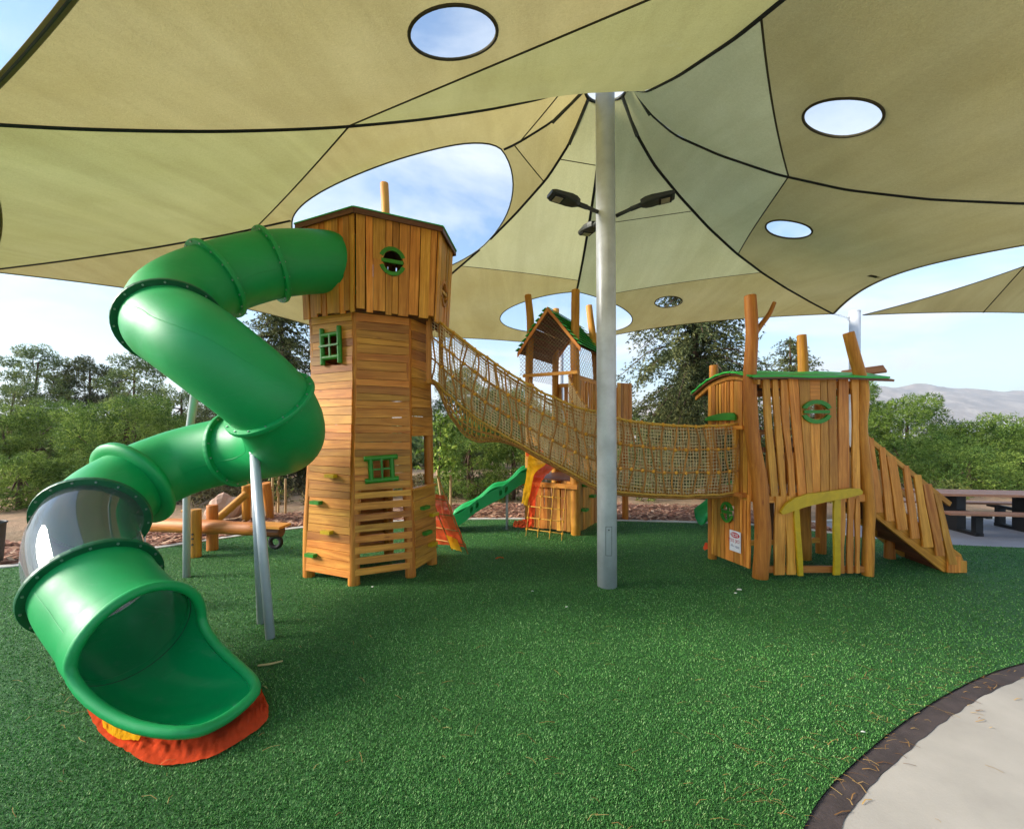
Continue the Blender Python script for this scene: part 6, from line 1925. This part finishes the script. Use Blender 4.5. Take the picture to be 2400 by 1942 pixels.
def limbs(root, base, top, centres, rad, mat):
    n = 3
    mb = MB()
    mid = base.lerp(top, 0.5) + Vector((random.uniform(-.15, .15), random.uniform(-.1, .1), 0)) * (top - base).length * 0.3
    path = catmull([base, mid, top], 6); L_ = len(path)
    mb.tube(path, [rad * (1 - 0.7 * i / (L_ - 1)) for i in range(L_)], 9, jitter=0.15)
    for c in centres:
        k = random.randint(int(L_ * 0.3), L_ - 2); a = path[k]; c = Vector(c)
        mb.tube(catmull([a, a.lerp(c, 0.5) + Vector((0, 0, -0.08 * (c - a).length)), c], 4), [rad * 0.38 * (1 - 0.17 * j) for j in range(9)][:9], 5)
    return mb.build('trunk', mat, root, smooth=True)
def gz(Y): return soil_z(0, Y)
def pine(xd, ytop, ybot, wd, Y, label, mat='pine', npuff=26, size=0.15, dens=55, loose=0.0, fine=True, seed=1, name='pine_tree', cat='tree', group=None, flat=0.72, thick=0.024):
    g = np.random.default_rng(seed); random.seed(seed)
    npuff = int(npuff * 1.35); size *= 0.50; thick *= 0.36; dens *= 4.2
    k = 2400 / 2145 / 1000 * Y
    top, bot = at(xd, ytop, Y), at(xd, ybot, Y); rad = wd * k / 2; h = top.z - bot.z; cz = bot.z + h * 0.45
    root = thing(name, label, cat, (top.x, Y, gz(Y)), group)
    cs = []; rs = []
    tries = 0
    while len(cs) < npuff and tries < 4000:
        tries += 1
        v = g.normal(0, 1, 3); v /= np.linalg.norm(v)
        q = g.uniform(0.35, 1.0) ** 0.5
        p = np.array([top.x + v[0] * rad * q * 0.85, Y + v[1] * rad * q * 0.8, cz + v[2] * (h * 0.52) * q])
        r = rad * g.uniform(0.17, 0.34) * (1 - 0.30 * loose)
        r = min(r, h * 0.30)
        if p[2] + r * flat > top.z or p[2] - r * flat < bot.z - 0.1 * h: continue
        if any(np.linalg.norm(p - c) < 0.74 * (r + r2) * (1 + loose * 0.4) for c, r2 in zip(cs, rs)): continue
        cs.append(p); rs.append(r)
    C, Nn = puff_points(cs, rs, dens, g, flat)
    V = tufts(C, Nn, size, 3, thick, g)
    crown_mesh('crown', V, M[mat], root)
    limbs(root, Vector((top.x, Y, gz(Y) - 0.05)), Vector((top.x, Y, cz + 0.3 * h)), [cs[i] for i in g.choice(len(cs), min(len(cs), 9), replace=False)], max(0.05, rad * 0.07), M['bark'])
    return root
def conifer(xd, ytop, ybot, wd, Y, label, seed=1, levels=26, mat='conifer', size=0.12, trunk=0.16, per=9, group=None):
    """tall cypress-like conifer: tiers of drooping boughs"""
    g = np.random.default_rng(seed); random.seed(seed)
    k = 2400 / 2145 / 1000 * Y
    top, bot = at(xd, ytop, Y), at(xd, ybot, Y); rad = wd * k / 2; h = top.z - bot.z
    root = thing('conifer', label, 'tree', (top.x, Y, gz(Y)), group)
    Cs, Ns = [], []; mb = MB(); tx = top.x
    base = Vector((tx, Y, gz(Y) - 0.05))
    mb.tube([base, Vector((tx + 0.05, Y, bot.z + h * 0.3)), Vector((tx, Y, top.z))], [trunk, trunk * 0.7, 0.03], 10, jitter=0.15)
    for i in range(levels):
        f = (i + 0.5) / levels; z = bot.z + h * f
        prof = (1 - f) ** 0.40 * (0.62 + 0.38 * math.sin(min(1, f * 3.2) * math.pi / 2))
        for j in range(per):
            a = g.uniform(0, 2 * math.pi); L_ = rad * prof * g.uniform(0.35, 1.18)
            d = np.array([math.cos(a), math.sin(a), 0]); rise = g.uniform(0.0, 0.35); 
            nn = max(5, int(L_ / 0.10)); s = np.linspace(0.15, 1, nn)
            P = np.array([tx, Y, z + g.uniform(-0.1, 0.1)]) + d * (s * L_)[:, None]
            P[:, 2] += rise * L_ * s - 0.55 * L_ * s ** 2.2
            for q in range(7):
                off_ = g.normal(0, 0.13, (nn, 3)) * (0.5 + 0.8 * s)[:, None] * np.array([1, 1, 0.7])
                off_[:, 2] -= g.uniform(0, 0.30, nn) * s
                Cs.append(P + off_); Ns.append(np.tile(d * 0.6 + np.array([0, 0, -0.2]), (nn, 1)))
            if j < 4: mb.tube([Vector(P[0]), Vector(P[nn // 2]), Vector(P[-1])], [trunk * 0.22, trunk * 0.13, 0.01], 4)
    C = np.concatenate(Cs); Nn = np.concatenate(Ns)
    crown_mesh('crown', tufts(C, Nn, size, 5, 0.017, g, droop=0.25), M[mat], root)
    mb.build('trunk', M['bark'], root, smooth=True)
    return root
GL, GR = 'pines left of the slide', 'pines at the right'
pine(0, 842, 965, 120, 13.0, 'round green pine cut by the left edge of the picture', seed=2, npuff=18)
pine(112, 836, 1012, 200, 14.0, 'broad umbrella-shaped pine left of the slide, second from the left edge', seed=3, npuff=38, dens=60)
pine(268, 828, 1020, 270, 12.2, 'large rounded pine directly behind the bell flange of the tube slide', seed=4, npuff=44, dens=60)
pine(40, 945, 1075, 200, 11.0, 'low sprawling pine at the left edge above the dry scrub', seed=5, npuff=24, mat='pine', flat=0.6)
pine(165, 985, 1065, 130, 11.3, 'low pine bough clump under the umbrella pine', seed=6, npuff=14, flat=0.6)
pine(80, 716, 885, 125, 24, 'tallest airy pine rising at the far left skyline', mat='pine_dull', seed=7, npuff=34, loose=0.45, size=0.26, thick=0.045, dens=26)
pine(188, 748, 860, 140, 26, 'dark airy pine on the skyline between two taller ones', mat='conifer', seed=8, npuff=34, loose=0.4, size=0.28, thick=0.05, dens=24)
pine(282, 736, 870, 120, 23, 'airy pine on the skyline just left of the slide bend', mat='pine_dull', seed=9, npuff=32, loose=0.45, size=0.26, thick=0.045, dens=26)
pine(30, 800, 900, 120, 22, 'dull pine low on the far left skyline', mat='pine_dull', seed=31, npuff=18, loose=0.4, size=0.24, thick=0.045, dens=26)
pine(380, 768, 1000, 150, 18, 'olive pine seen between the coils of the tube slide', mat='pine_dull', seed=10, npuff=34, loose=0.4, size=0.2, thick=0.034, dens=38)
pine(462, 800, 1040, 150, 16, 'brownish pine behind the leaning slide support', mat='conifer', seed=11, npuff=34, loose=0.3, size=0.18, thick=0.03, dens=42)
conifer(590, 600, 1075, 260, 15, 'dark shaggy conifer rising behind the left of the plank tower', seed=12, levels=24)
conifer(700, 690, 1080, 230, 17, 'dark conifer hidden mostly by the plank tower', seed=13, levels=18)
pine(985, 872, 1085, 165, 12.6, 'yellow-green pine under the bridge beside the wavy slide', seed=14, npuff=36, dens=60, mat='pine')
pine(1075, 900, 1085, 120, 12.4, 'yellow-green pine behind the top of the wavy slide', seed=15, npuff=24, dens=60, mat='pine')
pine(975, 762, 960, 170, 16, 'dark green pine seen through the upper bridge netting', seed=16, npuff=30, mat='pine_dull', size=0.19, thick=0.03)
pine(1075, 800, 960, 150, 17, 'green pine behind the bridge near the gabled tower', seed=17, npuff=26, mat='pine', size=0.19, thick=0.03)
pine(1000, 1015, 1090, 190, 13.2, 'dark low growth at the foot of the yellow-green pine', seed=18, npuff=16, mat='conifer', flat=0.6)
conifer(1455, 400, 1010, 380, 14.2, 'huge dark conifer with a bare trunk between the mast and the playhouse', seed=19, levels=32, trunk=0.15, per=9)
pine(1365, 905, 1080, 170, 18.5, 'pale green pine low behind the bridge right of the mast', seed=20, npuff=26, mat='pine', size=0.2, thick=0.034)
pine(1520, 870, 1075, 170, 20, 'green pine behind the bridge next to the playhouse', seed=21, npuff=26, mat='pine', size=0.22, thick=0.036)
conifer(1655, 705, 1060, 250, 19, 'lacy dark conifer behind the playhouse roof', seed=22, levels=18, per=6)
pine(1775, 775, 1045, 170, 20, 'light green pine behind the playhouse roof posts', seed=23, npuff=30, mat='pine_bright', size=0.22, thick=0.036, dens=40)
pine(1900, 815, 1050, 190, 18, 'bright green pine tallest of those right of the playhouse', seed=24, npuff=40, mat='pine_bright', size=0.19, thick=0.034, dens=45)
pine(1965, 905, 1055, 170, 15, 'bright green pine just above the stair handrail', seed=25, npuff=30, mat='pine_bright', dens=50)
pine(2085, 866, 1055, 190, 17, 'bright green pine below the mountain, second from the right edge', seed=26, npuff=40, mat='pine_bright', size=0.19, thick=0.034, dens=45)
pine(2165, 885, 1055, 150, 15.5, 'pine cut by the right edge above the picnic table', seed=27, npuff=26, mat='pine', dens=50)
pine(2030, 935, 1050, 190, 13.8, 'low yellowish pine right above the picnic table top', seed=28, npuff=30, mat='pine', dens=55)
# sapling with a few leaves
sp_ = thing('sapling', 'thin young sapling with sparse leaves between pale stakes left of the plank tower', 'sapling', at(578, 1095, 10.3).to_tuple()[:2] + (0,))
q = at(578, 1095, 10.3); q.z = 0
mb = MB(); mb.tube([q, q + Vector((0.03, 0, 0.6)), q + Vector((0.12, 0, 1.0)), q + Vector((0.34, 0, 1.25))], [0.02, 0.016, 0.012, 0.006], 6); mb.tube([q + Vector((0.06, 0, 0.8)), q + Vector((0.1, 0, 1.35))], [0.012, 0.004], 5)
mb.build('stem', M['stake'], sp_)
g = np.random.default_rng(77); C = np.array(q) + np.stack([g.normal(0.05, 0.12, 70), g.normal(0, 0.1, 70), g.uniform(0.3, 1.2, 70)], 1)
crown_mesh('leaves', tufts(C, g.normal(0, 1, (70, 3)), 0.09, 3, 0.03, g), M['scrub_green'], sp_)
tl_ = thing('sapling', 'slender leafy young tree tied to stakes right beside the plank tower', 'sapling', (-2.75 + 0.3, 9.9, 0))
q = at(925, 1085, 9.9); q.z = 0
mb = MB(); mb.tube([q, q + Vector((-0.05, 0, 1.0)), q + Vector((-0.02, 0, 2.3))], [0.025, 0.018, 0.006], 6); mb.build('stem', M['bark'], tl_)
C = np.array(q) + np.stack([g.normal(0, 0.2, 260), g.normal(0, 0.2, 260), g.uniform(0.8, 2.4, 260)], 1)
crown_mesh('leaves', tufts(C, g.normal(0, 1, (260, 3)), 0.11, 3, 0.035, g), M['pine_bright'], tl_)
# dry scrub on the bank: reads as one mass
g = np.random.default_rng(50)
cs, rs = [], []
for k in range(150):
    Y = g.uniform(11.2, 17); x = g.uniform(-1.45, -0.42) * Y
    if g.uniform() < 0.35: x = g.uniform(-0.4, 1.35) * Y; Y = g.uniform(13.5, 18)
    r = g.uniform(0.16, 0.48); cs.append(np.array([x, Y, gz(Y) + r * 0.35])); rs.append(r)
C, Nn = puff_points(cs, rs, 60, g, 0.7)
tag(crown_mesh('scrub', tufts(C, Nn, 0.14, 4, 0.018, g), M['scrub'], None, kind='stuff'), 'dry grey-brown scrub covering the bank beyond the mulch', 'scrub')
cs, rs = [], []
for k in range(80):
    Y = g.uniform(11.8, 19); x = g.uniform(-1.4, 1.4) * Y
    r = g.uniform(0.15, 0.42); cs.append(np.array([x, Y, gz(Y) + r * 0.35])); rs.append(r)
C, Nn = puff_points(cs, rs, 60, g, 0.7)
tag(crown_mesh('low_bushes', tufts(C, Nn, 0.13, 4, 0.020, g), M['scrub_green'], None, kind='stuff'), 'low green bushes dotted under the pines', 'bushes')
# wood further back
cs, rs = [], []
for k in range(260):
    Y = g.uniform(24, 70); x = g.uniform(-2.1, 2.3) * Y
    htop = 3.4 + 0.03 * Y if x < 0.45 * Y else 1.9
    r = g.uniform(1.0, 2.2); cs.append(np.array([x, Y, gz(Y) + g.uniform(0.2, max(0.5, htop - gz(Y) * 0.5 - r))])); rs.append(r)
C, Nn = puff_points(cs, rs, 7, g, 0.8)
tag(crown_mesh('far_wood', tufts(C, Nn, 0.55, 4, 0.12, g), M['pine_dull'], None, kind='stuff'), 'distant pine wood closing the view behind the nearer trees', 'wood')
# bare mountain on the skyline
m, t, b, o = new_mat('bare_hillside')
tcn = t.nodes.new('ShaderNodeTexCoord')
n1_ = tex_noise(t, tcn.outputs['Object'], 0.012, 9, 0.62)
r1_ = ramp_node(t, [(0.30, s2l(104, 94, 78)), (0.5, s2l(150, 132, 112)), (0.66, s2l(188, 170, 150)), (0.8, s2l(112, 110, 84))])
t.links.new(n1_.outputs['Fac'], r1_.inputs[0]); t.links.new(r1_.outputs[0], b.inputs['Base Color']); b.inputs['Roughness'].default_value = 0.95
M['mountain'] = m
ridge = [(-3200, 60), (-2200, 90), (-1200, 60), (-200, 70), (700, 110), (1300, 190), (1800, 246), (2050, 268), (2350, 282), (2620, 276), (2850, 256), (3100, 244), (3700, 240), (4600, 180), (5600, 90)]
rx_ = np.linspace(-3200, 5600, 240); rz_ = np.interp(rx_, [p[0] for p in ridge], [p[1] for p in ridge])
V_ = []; F_ = []; NROW = 16
for j in range(NROW):
    f = j / (NROW - 1)
    for i, x in enumerate(rx_):
        nz = 26 * noise.fractal(Vector((x * 0.004, f * 4.0, 1.0)), 1.0, 2.0, 5)
        V_.append((x, 2000 + 700 * f, -70 + (rz_[i] + 70) * (f ** 0.8) + nz * (0.25 + 0.6 * f)))
for j in range(NROW - 1):
    for i in range(len(rx_) - 1): q_ = j * len(rx_) + i; F_.append((q_, q_ + 1, q_ + len(rx_) + 1, q_ + len(rx_)))
o = mk('mountain', V_, F_, M['mountain'], None, Matrix.Identity(4), smooth=True); o['kind'] = 'structure'
g = np.random.default_rng(91)
mb = MB()
for k in range(90):
    x = g.uniform(1300, 2700); f = g.uniform(0.02, 0.22); y = 2000 + 700 * f
    i = int(np.argmin(abs(rx_ - x))); z = -70 + (rz_[i] + 70) * (f ** 0.8)
    mb.box((x, y - 8, z + 4), (g.uniform(6, 16), 8, g.uniform(5, 11)))
tag(mb.build('far_town', M['white_plastic'], None, kind='stuff'), 'pale specks of a distant town at the foot of the mountain', 'town')
# air between here and the mountain
HAZE_D = 2.4e-4
m = bpy.data.materials.new('air'); m.use_nodes = True; t = m.node_tree; t.nodes.clear()
o = t.nodes.new('ShaderNodeOutputMaterial'); pv = t.nodes.new('ShaderNodeVolumePrincipled')
pv.inputs['Color'].default_value = (0.86, 0.91, 1.0, 1); pv.inputs['Density'].default_value = HAZE_D; pv.inputs['Anisotropy'].default_value = 0.2
t.links.new(pv.outputs[0], o.inputs['Volume'])
mb = MB(); mb.box((300, 1050, 123), (11600, 4000, 392)); hz_o = mb.build('haze', m, None, kind='stuff'); tag(hz_o, 'pale air dimming the far mountain', 'haze')
